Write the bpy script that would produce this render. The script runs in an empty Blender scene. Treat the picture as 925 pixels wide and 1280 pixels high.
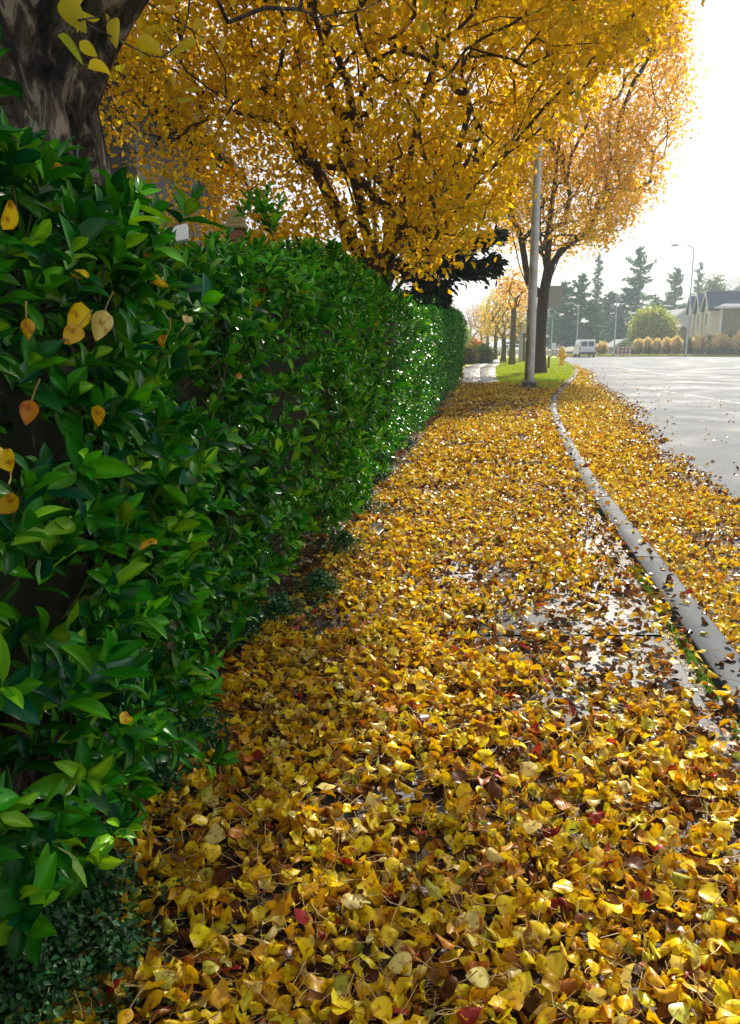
import bpy, bmesh, math, random
import numpy as np
from mathutils import Vector, Matrix
R = math.radians
SC = bpy.context.scene
COL = SC.collection
random.seed(7)
rng = np.random.default_rng(7)

# ------------------------------------------------------------------ camera, sky, sun, exposure
CAM_H = 1.15; FPX = 1005.0; TH = math.atan(207 / 1005)
cd = bpy.data.cameras.new('camera'); cam = bpy.data.objects.new('camera', cd); COL.objects.link(cam)
cd.sensor_fit = 'VERTICAL'; cd.sensor_height = 36.0; cd.lens = 36.0 * FPX / 1280.0
cd.clip_start = 0.05; cd.clip_end = 3000
cam.location = (0, 0, CAM_H); cam.rotation_euler = (math.pi / 2 - TH, 0, 0)
SC.camera = cam

SUN_AZ = 26.0; SUN_EL = 33.0            # azimuth from +Y towards +X
w = bpy.data.worlds.new('World'); SC.world = w; w.use_nodes = True
nt = w.node_tree; bg = nt.nodes['Background']
sky = nt.nodes.new('ShaderNodeTexSky'); sky.sky_type = 'NISHITA'; sky.sun_disc = False
sky.sun_elevation = R(SUN_EL); sky.sun_rotation = R(SUN_AZ); sky.dust_density = 4.0; sky.air_density = 1.0
tcw = nt.nodes.new('ShaderNodeTexCoord')
nzw = nt.nodes.new('ShaderNodeTexNoise'); nzw.inputs['Scale'].default_value = 2.2; nzw.inputs['Detail'].default_value = 5
mpw = nt.nodes.new('ShaderNodeMapping'); mpw.inputs['Scale'].default_value = (1, 1, 3)
crw = nt.nodes.new('ShaderNodeValToRGB')
crw.color_ramp.elements[0].position = 0.35; crw.color_ramp.elements[0].color = (.88, .88, .88, 1)
crw.color_ramp.elements[1].position = 0.68; crw.color_ramp.elements[1].color = (.96, .96, .96, 1)
mxw = nt.nodes.new('ShaderNodeMix'); mxw.data_type = 'RGBA'
nt.links.new(tcw.outputs['Generated'], mpw.inputs['Vector']); nt.links.new(mpw.outputs[0], nzw.inputs['Vector'])
nt.links.new(nzw.outputs['Fac'], crw.inputs['Fac']); nt.links.new(crw.outputs['Color'], mxw.inputs['Factor'])
nt.links.new(sky.outputs['Color'], mxw.inputs['A'])
# thin cloud is brighter around the sun than away from it
_sv = (math.sin(R(SUN_AZ)) * math.cos(R(SUN_EL)), math.cos(R(SUN_AZ)) * math.cos(R(SUN_EL)), math.sin(R(SUN_EL)))
vn = nt.nodes.new('ShaderNodeVectorMath'); vn.operation = 'NORMALIZE'; nt.links.new(tcw.outputs['Generated'], vn.inputs[0])
vd = nt.nodes.new('ShaderNodeVectorMath'); vd.operation = 'DOT_PRODUCT'; nt.links.new(vn.outputs[0], vd.inputs[0]); vd.inputs[1].default_value = _sv
mrw = nt.nodes.new('ShaderNodeMapRange'); mrw.interpolation_type = 'SMOOTHSTEP'
mrw.inputs['From Min'].default_value = -.3; mrw.inputs['From Max'].default_value = 1.0; mrw.inputs['To Min'].default_value = 2.2; mrw.inputs['To Max'].default_value = 3.4
nt.links.new(vd.outputs['Value'], mrw.inputs['Value'])
ccw = nt.nodes.new('ShaderNodeVectorMath'); ccw.operation = 'SCALE'; ccw.inputs[0].default_value = (0.97, 0.995, 1.04); 
nz2 = nt.nodes.new('ShaderNodeTexNoise'); nz2.inputs['Scale'].default_value = 3.2; nz2.inputs['Detail'].default_value = 7; nt.links.new(mpw.outputs[0], nz2.inputs['Vector'])
mr2 = nt.nodes.new('ShaderNodeMapRange'); mr2.inputs['From Min'].default_value = .3; mr2.inputs['From Max'].default_value = .7; mr2.inputs['To Min'].default_value = .80; mr2.inputs['To Max'].default_value = 1.12
nt.links.new(nz2.outputs['Fac'], mr2.inputs['Value'])
mlw = nt.nodes.new('ShaderNodeMath'); mlw.operation = 'MULTIPLY'; nt.links.new(mrw.outputs[0], mlw.inputs[0]); nt.links.new(mr2.outputs[0], mlw.inputs[1])
nt.links.new(mlw.outputs[0], ccw.inputs['Scale'])
nt.links.new(ccw.outputs[0], mxw.inputs['B'])
nt.links.new(mxw.outputs['Result'], bg.inputs['Color']); bg.inputs['Strength'].default_value = 0.125

sl = bpy.data.lights.new('sun', 'SUN'); sl.energy = 4.2; sl.angle = R(0.7); sl.color = (1.0, 0.93, 0.80)
so = bpy.data.objects.new('sun', sl); COL.objects.link(so)
sd = Vector((math.sin(R(SUN_AZ)) * math.cos(R(SUN_EL)), math.cos(R(SUN_AZ)) * math.cos(R(SUN_EL)), math.sin(R(SUN_EL))))
so.rotation_euler = sd.to_track_quat('Z', 'Y').to_euler(); so.location = (0, 0, 30)
vs = SC.view_settings
vs.view_transform = 'Standard'; vs.look = 'None'; vs.gamma = 1.0; vs.use_curve_mapping = False
vs.exposure = 1.12
SC.cycles.use_denoising = True
SC.cycles.max_bounces = 6; SC.cycles.diffuse_bounces = 3; SC.cycles.glossy_bounces = 2
SC.cycles.transmission_bounces = 3; SC.cycles.volume_bounces = 0; SC.cycles.transparent_max_bounces = 4

# ------------------------------------------------------------------ pixel helpers (photo pixels, 925 x 1280)
def P(x, y, z=0.0):
    a = (x - 462.5) / FPX; b = (640 - y) / FPX
    dy = math.cos(TH) + b * math.sin(TH); dz = -math.sin(TH) + b * math.cos(TH)
    t = (z - CAM_H) / dz
    return (a * t, dy * t, z)
def at(x, y, Y):
    a = (x - 462.5) / FPX; b = (640 - y) / FPX
    dy = math.cos(TH) + b * math.sin(TH); dz = -math.sin(TH) + b * math.cos(TH)
    t = Y / dy
    return (a * t, Y, CAM_H + dz * t)
def proj(X, Y, Z):
    d = Y * math.cos(TH) - (Z - CAM_H) * math.sin(TH)
    v = Y * math.sin(TH) + (Z - CAM_H) * math.cos(TH)
    return 462.5 + FPX * X / d, 640 - FPX * v / d

# ------------------------------------------------------------------ object helpers
def tag(o, label=None, cat=None, group=None, kind=None):
    if label: o['label'] = label
    if cat: o['category'] = cat
    if group: o['group'] = group
    if kind: o['kind'] = kind
    return o
def link(name, me, parent=None):
    o = bpy.data.objects.new(name, me); COL.objects.link(o)
    if parent is not None: o.parent = parent
    return o
def empty(name, loc=(0, 0, 0), rz=0.0):
    o = bpy.data.objects.new(name, None); COL.objects.link(o)
    o.location = loc; o.rotation_euler = (0, 0, rz); o.empty_display_size = 0.2
    return o
def mesh_np(name, V, F, mat=None, tint=None, smooth=False, uv=None):
    """V (n,3); F list of int arrays (m,k)"""
    me = bpy.data.meshes.new(name)
    V = np.ascontiguousarray(V, dtype=np.float32)
    F = [np.asarray(f, dtype=np.int32) for f in F if len(f)]
    me.vertices.add(len(V)); me.vertices.foreach_set('co', V.ravel())
    nl = sum(f.size for f in F); npoly = sum(len(f) for f in F)
    me.loops.add(nl); me.polygons.add(npoly)
    me.loops.foreach_set('vertex_index', np.concatenate([f.ravel() for f in F]))
    st = []; off = 0
    for f in F:
        st.append(off + np.arange(len(f)) * f.shape[1]); off += f.size
    me.polygons.foreach_set('loop_start', np.concatenate(st).astype(np.int32))
    if smooth: me.polygons.foreach_set('use_smooth', np.ones(npoly, dtype=bool))
    if tint is not None:
        a = me.attributes.new('tint', 'FLOAT_COLOR', 'POINT')
        c = np.ones((len(V), 4), dtype=np.float32); c[:, :3] = tint
        a.data.foreach_set('color', c.ravel())
    me.update(calc_edges=True)
    if mat: me.materials.append(mat)
    return me

class MB:
    """collects shapes for ONE mesh"""
    def __init__(s): s.v = []; s.f = []
    def add(s, vs_, fs):
        o = len(s.v); s.v += [tuple(p) for p in vs_]; s.f += [tuple(i + o for i in f) for f in fs]
    def box(s, c, d, rz=0.0, M=None):
        x, y, z = d[0] / 2, d[1] / 2, d[2] / 2
        pts = [Vector((a * x, b * y, e * z)) for e in (-1, 1) for b in (-1, 1) for a in (-1, 1)]
        m = M if M is not None else Matrix.Rotation(rz, 3, 'Z')
        pts = [m @ p + Vector(c) for p in pts]
        s.add(pts, [(0, 2, 3, 1), (4, 5, 7, 6), (0, 1, 5, 4), (2, 6, 7, 3), (0, 4, 6, 2), (1, 3, 7, 5)])
    def lathe(s, prof, c=(0, 0, 0), n=20, M=None):
        pts = []
        for r, z in prof:
            for i in range(n):
                a = 2 * math.pi * i / n; p = Vector((r * math.cos(a), r * math.sin(a), z))
                if M is not None: p = M @ p
                pts.append(p + Vector(c))
        fs = []
        for k in range(len(prof) - 1):
            for i in range(n):
                j = (i + 1) % n; fs.append((k * n + i, k * n + j, (k + 1) * n + j, (k + 1) * n + i))
        fs.append(tuple(range(n))[::-1]); fs.append(tuple((len(prof) - 1) * n + i for i in range(n)))
        s.add(pts, fs)
    def tube(s, pts, rad, n=8):
        v, f = tube_np(np.array(pts, float), np.array(rad if hasattr(rad, '__len__') else [rad] * len(pts), float), n)
        s.add(v.tolist(), f.tolist())
    def prism(s, poly, y0, y1, M=None):
        """poly in (x,z), extruded along y"""
        n = len(poly); pts = [Vector((x, y0, z)) for x, z in poly] + [Vector((x, y1, z)) for x, z in poly]
        if M is not None: pts = [M @ p for p in pts]
        s.add(pts, [tuple(range(n)), tuple(range(n, 2 * n))[::-1]] + [(i, i + n, (i + 1) % n + n, (i + 1) % n) for i in range(n)])
    def build(s, name, mat, parent=None, bevel=0.0, smooth=False, loc=None):
        me = bpy.data.meshes.new(name); me.from_pydata(s.v, [], s.f); me.materials.append(mat)
        bm = bmesh.new(); bm.from_mesh(me); bmesh.ops.recalc_face_normals(bm, faces=bm.faces); bm.to_mesh(me); bm.free()
        if smooth: me.polygons.foreach_set('use_smooth', np.ones(len(me.polygons), dtype=bool))
        o = link(name, me, parent)
        if loc: o.location = loc
        if bevel > 0:
            b = o.modifiers.new('bevel', 'BEVEL'); b.width = bevel; b.segments = 2; b.limit_method = 'ANGLE'
        return o

def tube_np(pts, rad, n):
    m = len(pts)
    t = np.gradient(pts, axis=0); t /= np.linalg.norm(t, axis=1, keepdims=True) + 1e-9
    ref = np.array([0, 0, 1.0]) if abs(t[0, 2]) < .9 else np.array([1.0, 0, 0])
    u = np.cross(t[0], ref); u /= np.linalg.norm(u)
    ang = 2 * np.pi * np.arange(n) / n
    V = np.zeros((m, n, 3))
    for i in range(m):
        u = u - t[i] * np.dot(u, t[i]); u /= np.linalg.norm(u) + 1e-9
        b = np.cross(t[i], u)
        V[i] = pts[i] + rad[i] * (np.cos(ang)[:, None] * u + np.sin(ang)[:, None] * b)
    i = np.arange(m - 1)[:, None]; j = np.arange(n)[None, :]; j2 = (j + 1) % n
    F = np.stack([i * n + j, i * n + j2, (i + 1) * n + j2, (i + 1) * n + j], -1).reshape(-1, 4)
    return V.reshape(-1, 3), F

# value noise on a lattice
_lat = np.random.default_rng(99).random((128, 128))
def vnoise(x, y, s=1.0, o=0.0):
    x = np.asarray(x) * s + 31.7 + o; y = np.asarray(y) * s + 17.3 + o * 1.7
    xi = np.floor(x).astype(int); yi = np.floor(y).astype(int); fx = x - xi; fy = y - yi
    fx = fx * fx * (3 - 2 * fx); fy = fy * fy * (3 - 2 * fy)
    g = lambda a, b: _lat[a % 128, b % 128]
    return (g(xi, yi) * (1 - fx) + g(xi + 1, yi) * fx) * (1 - fy) + (g(xi, yi + 1) * (1 - fx) + g(xi + 1, yi + 1) * fx) * fy
def fnoise(x, y, s=1.0, o=0.0):
    return .55 * vnoise(x, y, s, o) + .3 * vnoise(x, y, s * 2.3, o + 5) + .15 * vnoise(x, y, s * 5.1, o + 9)

# ------------------------------------------------------------------ materials
def mat(name, color=(.5, .5, .5), rough=.6, noise=None, metal=0.0, bump=0.0, bscale=20.0, spec=.5, coat=0.0):
    """noise = (color2, scale, lo, hi)"""
    m = bpy.data.materials.new(name); m.use_nodes = True; n = m.node_tree; b = n.nodes['Principled BSDF']
    b.inputs['Base Color'].default_value = (*color, 1); b.inputs['Roughness'].default_value = rough
    b.inputs['Metallic'].default_value = metal; b.inputs['Specular IOR Level'].default_value = spec
    b.inputs['Coat Weight'].default_value = coat
    tc = n.nodes.new('ShaderNodeTexCoord')
    if noise:
        c2, sc, lo, hi = noise
        nz = n.nodes.new('ShaderNodeTexNoise'); nz.inputs['Scale'].default_value = sc; nz.inputs['Detail'].default_value = 6
        n.links.new(tc.outputs['Object'], nz.inputs['Vector'])
        cr = n.nodes.new('ShaderNodeValToRGB'); cr.color_ramp.elements[0].position = lo; cr.color_ramp.elements[1].position = hi
        cr.color_ramp.elements[0].color = (*color, 1); cr.color_ramp.elements[1].color = (*c2, 1)
        n.links.new(nz.outputs['Fac'], cr.inputs['Fac']); n.links.new(cr.outputs['Color'], b.inputs['Base Color'])
    if bump > 0:
        nb = n.nodes.new('ShaderNodeTexNoise'); nb.inputs['Scale'].default_value = bscale; nb.inputs['Detail'].default_value = 6
        n.links.new(tc.outputs['Object'], nb.inputs['Vector'])
        bp = n.nodes.new('ShaderNodeBump'); bp.inputs['Strength'].default_value = bump; bp.inputs['Distance'].default_value = .02
        n.links.new(nb.outputs['Fac'], bp.inputs['Height']); n.links.new(bp.outputs['Normal'], b.inputs['Normal'])
    return m
def leaf_mat(name, rough=.5, trans=.35, spots=None, spec=.4, nscale=60.0, coat=0.0, tmul=(1.1, 1.0, .5)):
    """per-leaf tint attribute, blotched by noise, thin-leaf translucency"""
    m = bpy.data.materials.new(name); m.use_nodes = True; n = m.node_tree; b = n.nodes['Principled BSDF']
    at_ = n.nodes.new('ShaderNodeAttribute'); at_.attribute_name = 'tint'
    col = at_.outputs['Color']
    if spots:
        tc = n.nodes.new('ShaderNodeTexCoord'); nz = n.nodes.new('ShaderNodeTexNoise')
        nz.inputs['Scale'].default_value = nscale; nz.inputs['Detail'].default_value = 3
        n.links.new(tc.outputs['Object'], nz.inputs['Vector'])
        cr = n.nodes.new('ShaderNodeValToRGB'); cr.color_ramp.elements[0].position = spots[1]; cr.color_ramp.elements[1].position = spots[2]
        cr.color_ramp.elements[0].color = (0, 0, 0, 1); cr.color_ramp.elements[1].color = (1, 1, 1, 1)
        n.links.new(nz.outputs['Fac'], cr.inputs['Fac'])
        mx = n.nodes.new('ShaderNodeMix'); mx.data_type = 'RGBA'; mx.blend_type = 'MULTIPLY'
        n.links.new(cr.outputs['Color'], mx.inputs['Factor']); n.links.new(col, mx.inputs['A']); mx.inputs['B'].default_value = (*spots[0], 1)
        col = mx.outputs['Result']
    n.links.new(col, b.inputs['Base Color']); b.inputs['Roughness'].default_value = rough
    b.inputs['Specular IOR Level'].default_value = spec; b.inputs['Coat Weight'].default_value = coat; b.inputs['Coat Roughness'].default_value = .22
    if trans > 0:
        tr = n.nodes.new('ShaderNodeBsdfTranslucent')
        mt = n.nodes.new('ShaderNodeMix'); mt.data_type = 'RGBA'; mt.blend_type = 'MULTIPLY'; mt.inputs['Factor'].default_value = 1
        n.links.new(col, mt.inputs['A']); mt.inputs['B'].default_value = (*tmul, 1); n.links.new(mt.outputs['Result'], tr.inputs['Color'])
        ms = n.nodes.new('ShaderNodeMixShader'); ms.inputs['Fac'].default_value = trans
        n.links.new(b.outputs[0], ms.inputs[1]); n.links.new(tr.outputs[0], ms.inputs[2])
        n.links.new(ms.outputs[0], n.nodes['Material Output'].inputs['Surface'])
    return m

M_FALL = leaf_mat('fallen_leaf', .36, .28, ((.50, .26, .10), .53, .68), spec=.28, nscale=75)
M_LAUREL = leaf_mat('laurel_leaf', .26, .18, ((.6, .7, .5), .5, .7), spec=.24, nscale=18, tmul=(1.6, 1.35, .5))
M_CROWN = leaf_mat('crown_leaf', .5, .45, None, spec=.15, tmul=(1.25, 1.15, .3))
M_NEEDLE = leaf_mat('needle', .6, .12, None, spec=.2, tmul=(1, 1, .6))
M_GRASS = leaf_mat('grass_blade', .6, .35, None, spec=.2, tmul=(1, 1, .5))
M_COTON = leaf_mat('ground_cover_leaf', .5, .1, None, spec=.5)
M_STALK = mat('leaf_stalk', (.62, .46, .17), .5, noise=((.42, .2, .06), 30, .4, .7))
M_BARK = mat('bark_grey', (.085, .065, .045), .9, noise=((.04, .028, .02), 14, .35, .65), bump=.8, bscale=40)
M_BARK2 = mat('bark_mossy', (.10, .085, .05), .9, noise=((.16, .16, .05), 6, .45, .7), bump=.6, bscale=25)
M_SOIL = mat('soil', (.028, .02, .014), .85, noise=((.05, .033, .02), 18, .4, .7), bump=1, bscale=50)

def wet_concrete(name, c1, c2, r1=.12, r2=.5, scale=1.3, bump=.25, spec=.5):
    m = bpy.data.materials.new(name); m.use_nodes = True; n = m.node_tree; b = n.nodes['Principled BSDF']; b.inputs['Specular IOR Level'].default_value = spec
    tc = n.nodes.new('ShaderNodeTexCoord')
    nz = n.nodes.new('ShaderNodeTexNoise'); nz.inputs['Scale'].default_value = scale; nz.inputs['Detail'].default_value = 8; nz.inputs['Roughness'].default_value = .65
    nf = n.nodes.new('ShaderNodeTexNoise'); nf.inputs['Scale'].default_value = 140; nf.inputs['Detail'].default_value = 3
    for q in (nz, nf): n.links.new(tc.outputs['Object'], q.inputs['Vector'])
    cr = n.nodes.new('ShaderNodeValToRGB'); e = cr.color_ramp.elements
    e[0].position = .36; e[1].position = .66; e[0].color = (*c1, 1); e[1].color = (*c2, 1)
    n.links.new(nz.outputs['Fac'], cr.inputs['Fac'])
    mx = n.nodes.new('ShaderNodeMix'); mx.data_type = 'RGBA'; mx.blend_type = 'OVERLAY'; mx.inputs['Factor'].default_value = .5
    n.links.new(cr.outputs['Color'], mx.inputs['A']); n.links.new(nf.outputs['Color'], mx.inputs['B'])
    sep = n.nodes.new('ShaderNodeMix'); sep.data_type = 'RGBA'; sep.blend_type = 'OVERLAY'; sep.inputs['Factor'].default_value = .45
    n.links.new(cr.outputs['Color'], sep.inputs['A']); n.links.new(nf.outputs['Fac'], sep.inputs['B'])
    n.links.new(sep.outputs['Result'], b.inputs['Base Color'])
    mr = n.nodes.new('ShaderNodeMapRange'); mr.inputs['From Min'].default_value = .35; mr.inputs['From Max'].default_value = .65
    mr.inputs['To Min'].default_value = r1; mr.inputs['To Max'].default_value = r2
    n.links.new(nz.outputs['Fac'], mr.inputs['Value']); n.links.new(mr.outputs[0], b.inputs['Roughness'])
    bp = n.nodes.new('ShaderNodeBump'); bp.inputs['Strength'].default_value = bump; bp.inputs['Distance'].default_value = .004
    n.links.new(nf.outputs['Fac'], bp.inputs['Height']); n.links.new(bp.outputs['Normal'], b.inputs['Normal'])
    return m
M_WALK = wet_concrete('wet_concrete', (.09, .094, .102), (.165, .17, .175), .4, .7, spec=.16)
M_KERB = wet_concrete('kerb_concrete', (.046, .056, .070), (.085, .098, .115), .6, .85, spec=.12)
M_ROAD = wet_concrete('wet_asphalt', (.085, .096, .115), (.17, .184, .205), .62, .95, scale=.45, bump=1.0, spec=.09)
M_LITTER = mat('trodden_litter', (.022, .011, .005), .6, noise=((.09, .045, .012), 22, .42, .68), bump=1, bscale=45)
M_LAWN = mat('lawn_ground', (.24, .30, .025), .9, noise=((.36, .38, .05), 3, .4, .65))
M_FIELD = mat('field_ground', (.07, .07, .035), .9, noise=((.12, .11, .05), .3, .4, .65))
M_VERGE = mat('verge_ground', (.20, .24, .05), .9, noise=((.30, .24, .08), .8, .4, .65))
M_MOSS = mat('moss', (.06, .10, .015), .9, noise=((.10, .17, .02), 30, .4, .7), bump=1, bscale=90)

# ------------------------------------------------------------------ key curves of the place
_hy = np.array([-3, 0, 1.44, 2.34, 3.14, 5.07, 9.25, 15.4, 26.5, 34])
_hx = np.array([-.80, -.64, -.58, -.56, -.42, -.10, .55, 1.45, 2.98, 3.9])
def hedge_x(Y): return np.interp(Y, _hy, _hx)
_kp = np.array([(.75, -3), (.95, 0), (1.12, 1.4), (1.27, 2.45), (1.4, 3.29), (1.55, 4.28), (1.70, 5.45), (1.94, 7.06), (2.31, 9.25), (2.84, 12.18), (3.48, 15.41), (4.21, 18.59), (5.54, 23.39), (7.63, 30.65), (10.16, 39.92), (14.0, 57.1), (17.6, 75), (23.2, 103)])
_ks = np.linspace(-3, 103, 1200)
_kk = np.interp(_ks, _kp[:, 1], _kp[:, 0]); 
_kern = np.hanning(41); _kern /= _kern.sum()
_kk = np.convolve(np.pad(_kk, 20, mode='reflect', reflect_type='odd'), _kern, mode='valid')
def kerb_x(Y): return np.interp(Y, _ks, _kk)

def strip(name, Ys, xl, xr, z, m, nx=6, thick=None):
    Ys = np.asarray(Ys, float); L = xl(Ys) if callable(xl) else xl; Rr = xr(Ys) if callable(xr) else xr
    t = np.linspace(0, 1, nx)
    X = L[:, None] * (1 - t) + Rr[:, None] * t
    Y = np.repeat(Ys[:, None], nx, 1); Z = np.full_like(X, z)
    V = np.stack([X, Y, Z], -1).reshape(-1, 3)
    i = np.arange(len(Ys) - 1)[:, None]; j = np.arange(nx - 1)[None, :]
    F = np.stack([i * nx + j, i * nx + j + 1, (i + 1) * nx + j + 1, (i + 1) * nx + j], -1).reshape(-1, 4)
    o = link(name, mesh_np(name, V, [F], m)); tag(o, kind='structure'); return o

# ground to the horizon
g = MB(); g.add([(-1500, -300, -.30), (1500, -300, -.30), (1500, 2500, -.30), (-1500, 2500, -.30)], [(0, 1, 2, 3)])
tag(g.build('ground', M_FIELD), kind='structure')
Yr = np.concatenate([np.linspace(-3, 12, 120), np.linspace(12.2, 103, 120)])
strip('road', Yr, kerb_x, lambda y: np.full_like(y, 130.0), -.12, M_ROAD, 24)
strip('planting_bed', np.linspace(-3, 34, 60), lambda y: hedge_x(y) - 3.5, lambda y: hedge_x(y) + .12, -.03, M_SOIL, 6)
strip('garden_ground', np.linspace(-3, 60, 30), lambda y: np.full_like(y, -40.0), lambda y: np.interp(y, [-3, 34, 60], [-3.6, 1, 8]), -.06, M_FIELD, 6)
def walk_l(y): return np.where(y < 32, hedge_x(y) + .02, np.interp(y, [32, 45, 60, 80], [3.65, 5.2, 8.0, 10.5]))
def walk_r_far(y): return np.interp(y, [0, 20, 26.5, 32, 45, 56, 80], [0, 3.3, 4.2, 4.95, 6.9, 8.9, 12.6])
strip('litter_bed', np.linspace(-3, 26.5, 120), lambda y: hedge_x(y) - .05, lambda y: kerb_x(y) - .08, -.035, M_MOSS, 8)
strip('lawn', np.linspace(22, 112, 90), lambda y: np.where(y < 26.5, np.interp(y, [22, 26.5], [4.3, 4.25]), walk_r_far(y)), lambda y: kerb_x(y) - .09, -.004, M_LAWN, 8)
strip('garden_lawn', np.linspace(34, 112, 40), lambda y: np.full_like(y, -30.0), lambda y: np.where(y < 82, walk_l(y), 12.5), -.02, M_LAWN, 8)

# sidewalk: slabs with open joints
def slabs():
    V = []; F = []; off = 0
    nrm = lambda y: y
    ys = [-3.0]
    while ys[-1] < 80: ys.append(ys[-1] + (1.22 if ys[-1] < 30 else 2.4))
    for a, b in zip(ys[:-1], ys[1:]):
        for c0, c1 in ((0, .52), (.52, 1)):
            n = 5; yy = np.linspace(a + .007, b - .007, n)
            L = walk_l(yy); Rr = np.where(yy < 23.5, kerb_x(yy) - .165, walk_r_far(yy))
            if a >= 22.2: Rr = walk_r_far(yy)
            x0 = L + (Rr - L) * c0 + (.006 if c0 else 0); x1 = L + (Rr - L) * c1 - .006
            dz = random.uniform(-.003, .003); bv = .008
            rows = []
            for k in range(n):
                yk = yy[k]; ye = yk + (bv if k == 0 else -bv if k == n - 1 else 0)
                zt = dz
                rows.append([(x0[k], yk, -.04), (x0[k], yk, zt - .007), (x0[k] + bv, ye, zt), ((x0[k] + x1[k]) / 2, ye, zt), (x1[k] - bv, ye, zt), (x1[k], yk, zt - .007), (x1[k], yk, -.04)])
            r = np.array(rows).reshape(-1, 3); V.append(r)
            i = np.arange(n - 1)[:, None]; j = np.arange(6)[None, :]
            f = np.stack([i * 7 + j, i * 7 + j + 1, (i + 1) * 7 + j + 1, (i + 1) * 7 + j], -1).reshape(-1, 4) + off
            F.append(f); off += len(r)
            e = [[o2 + q for q in (0, 1, 5, 6)] for o2 in (0,)]
            F.append(np.array([[off - len(r) + q for q in (6, 5, 1, 0)], [off - 7 + q for q in (0, 1, 5, 6)]]))
    o = link('sidewalk', mesh_np('sidewalk', np.concatenate(V), F, M_WALK)); tag(o, kind='structure')
slabs()

# kerb with joints
def kerb():
    V = []; F = []; off = 0
    prof = [(-.075, -.10), (-.075, .000), (-.068, .008), (.0, .009), (.052, .007), (.068, -.001), (.076, -.020), (.090, -.14)]
    y = -3.0
    while y < 103:
        step = 1.83 if y < 40 else 3.6
        n = 8; yy = np.linspace(y + .006, min(y + step, 103) - .006, n)
        X = kerb_x(yy); dX = np.gradient(X, yy); nx = 1 / np.sqrt(1 + dX ** 2); ny = -dX * nx
        dz = random.uniform(-.002, .002)
        rows = [[(X[k] + p[0] * nx[k], yy[k] + p[0] * ny[k], p[1] + dz) for p in prof] for k in range(n)]
        r = np.array(rows).reshape(-1, 3); V.append(r); m = len(prof)
        i = np.arange(n - 1)[:, None]; j = np.arange(m - 1)[None, :]
        F.append(np.stack([i * m + j, i * m + j + 1, (i + 1) * m + j + 1, (i + 1) * m + j], -1).reshape(-1, 4) + off)
        F.append(np.array([[off + q for q in (0, 1, 6, 7)][::-1]])); F.append(np.array([[off + q for q in (1, 2, 5, 6)]])); F.append(np.array([[off + q for q in (2, 3, 4, 5)]]))
        off += len(r); y += step
    o = link('kerb', mesh_np('kerb', np.concatenate(V), F, M_KERB, smooth=False)); tag(o, kind='structure')
kerb()
# worn lane line and patched trench in the asphalt
def lane_mark(p0, p1, w0):
    a = np.array(P(*p0, -.116)); b = np.array(P(*p1, -.116)); d = b - a; L = np.linalg.norm(d); d /= L; nn = np.array([-d[1], d[0], 0]); mb = MB(); t = 0
    while t < L:
        l = random.uniform(.5, 2.2); ww = w0 * random.uniform(.7, 1); q0 = a + d * t; q1 = a + d * min(t + l, L)
        mb.add([tuple(q0 - nn * ww / 2), tuple(q1 - nn * ww / 2), tuple(q1 + nn * ww / 2), tuple(q0 + nn * ww / 2)], [(0, 1, 2, 3)]); t += l + random.uniform(.02, .5)
    return mb
mm_ = lane_mark((765, 457.6), (850, 471), .14)
tag(mm_.build('road_marking', mat('worn_road_paint', (.52, .53, .53), .8, noise=((.2, .21, .22), 3, .45, .6))), kind='structure')
mm_ = lane_mark((800, 484), (935, 506), .10)
tag(mm_.build('road_crack_seal', mat('tar_seal', (.035, .037, .042), .7)), kind='structure')
# far verge across the road
v = MB(); v.add([(24, 103, -.02), (140, 103, -.02), (140, 113, .05), (24, 113, .05)], [(0, 1, 2, 3)]); v.add([(24, 102.85, -.12), (140, 102.85, -.12), (140, 102.98, .02), (24, 102.98, .02)], [(0, 1, 2, 3)])
tag(v.build('verge', M_VERGE), kind='structure')
v = MB(); v.add([(-60, 113, .0), (200, 113, .0), (240, 260, 1.2), (-60, 260, 1.2)], [(0, 1, 2, 3)])
tag(v.build('far_ground', M_FIELD), kind='structure')

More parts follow.
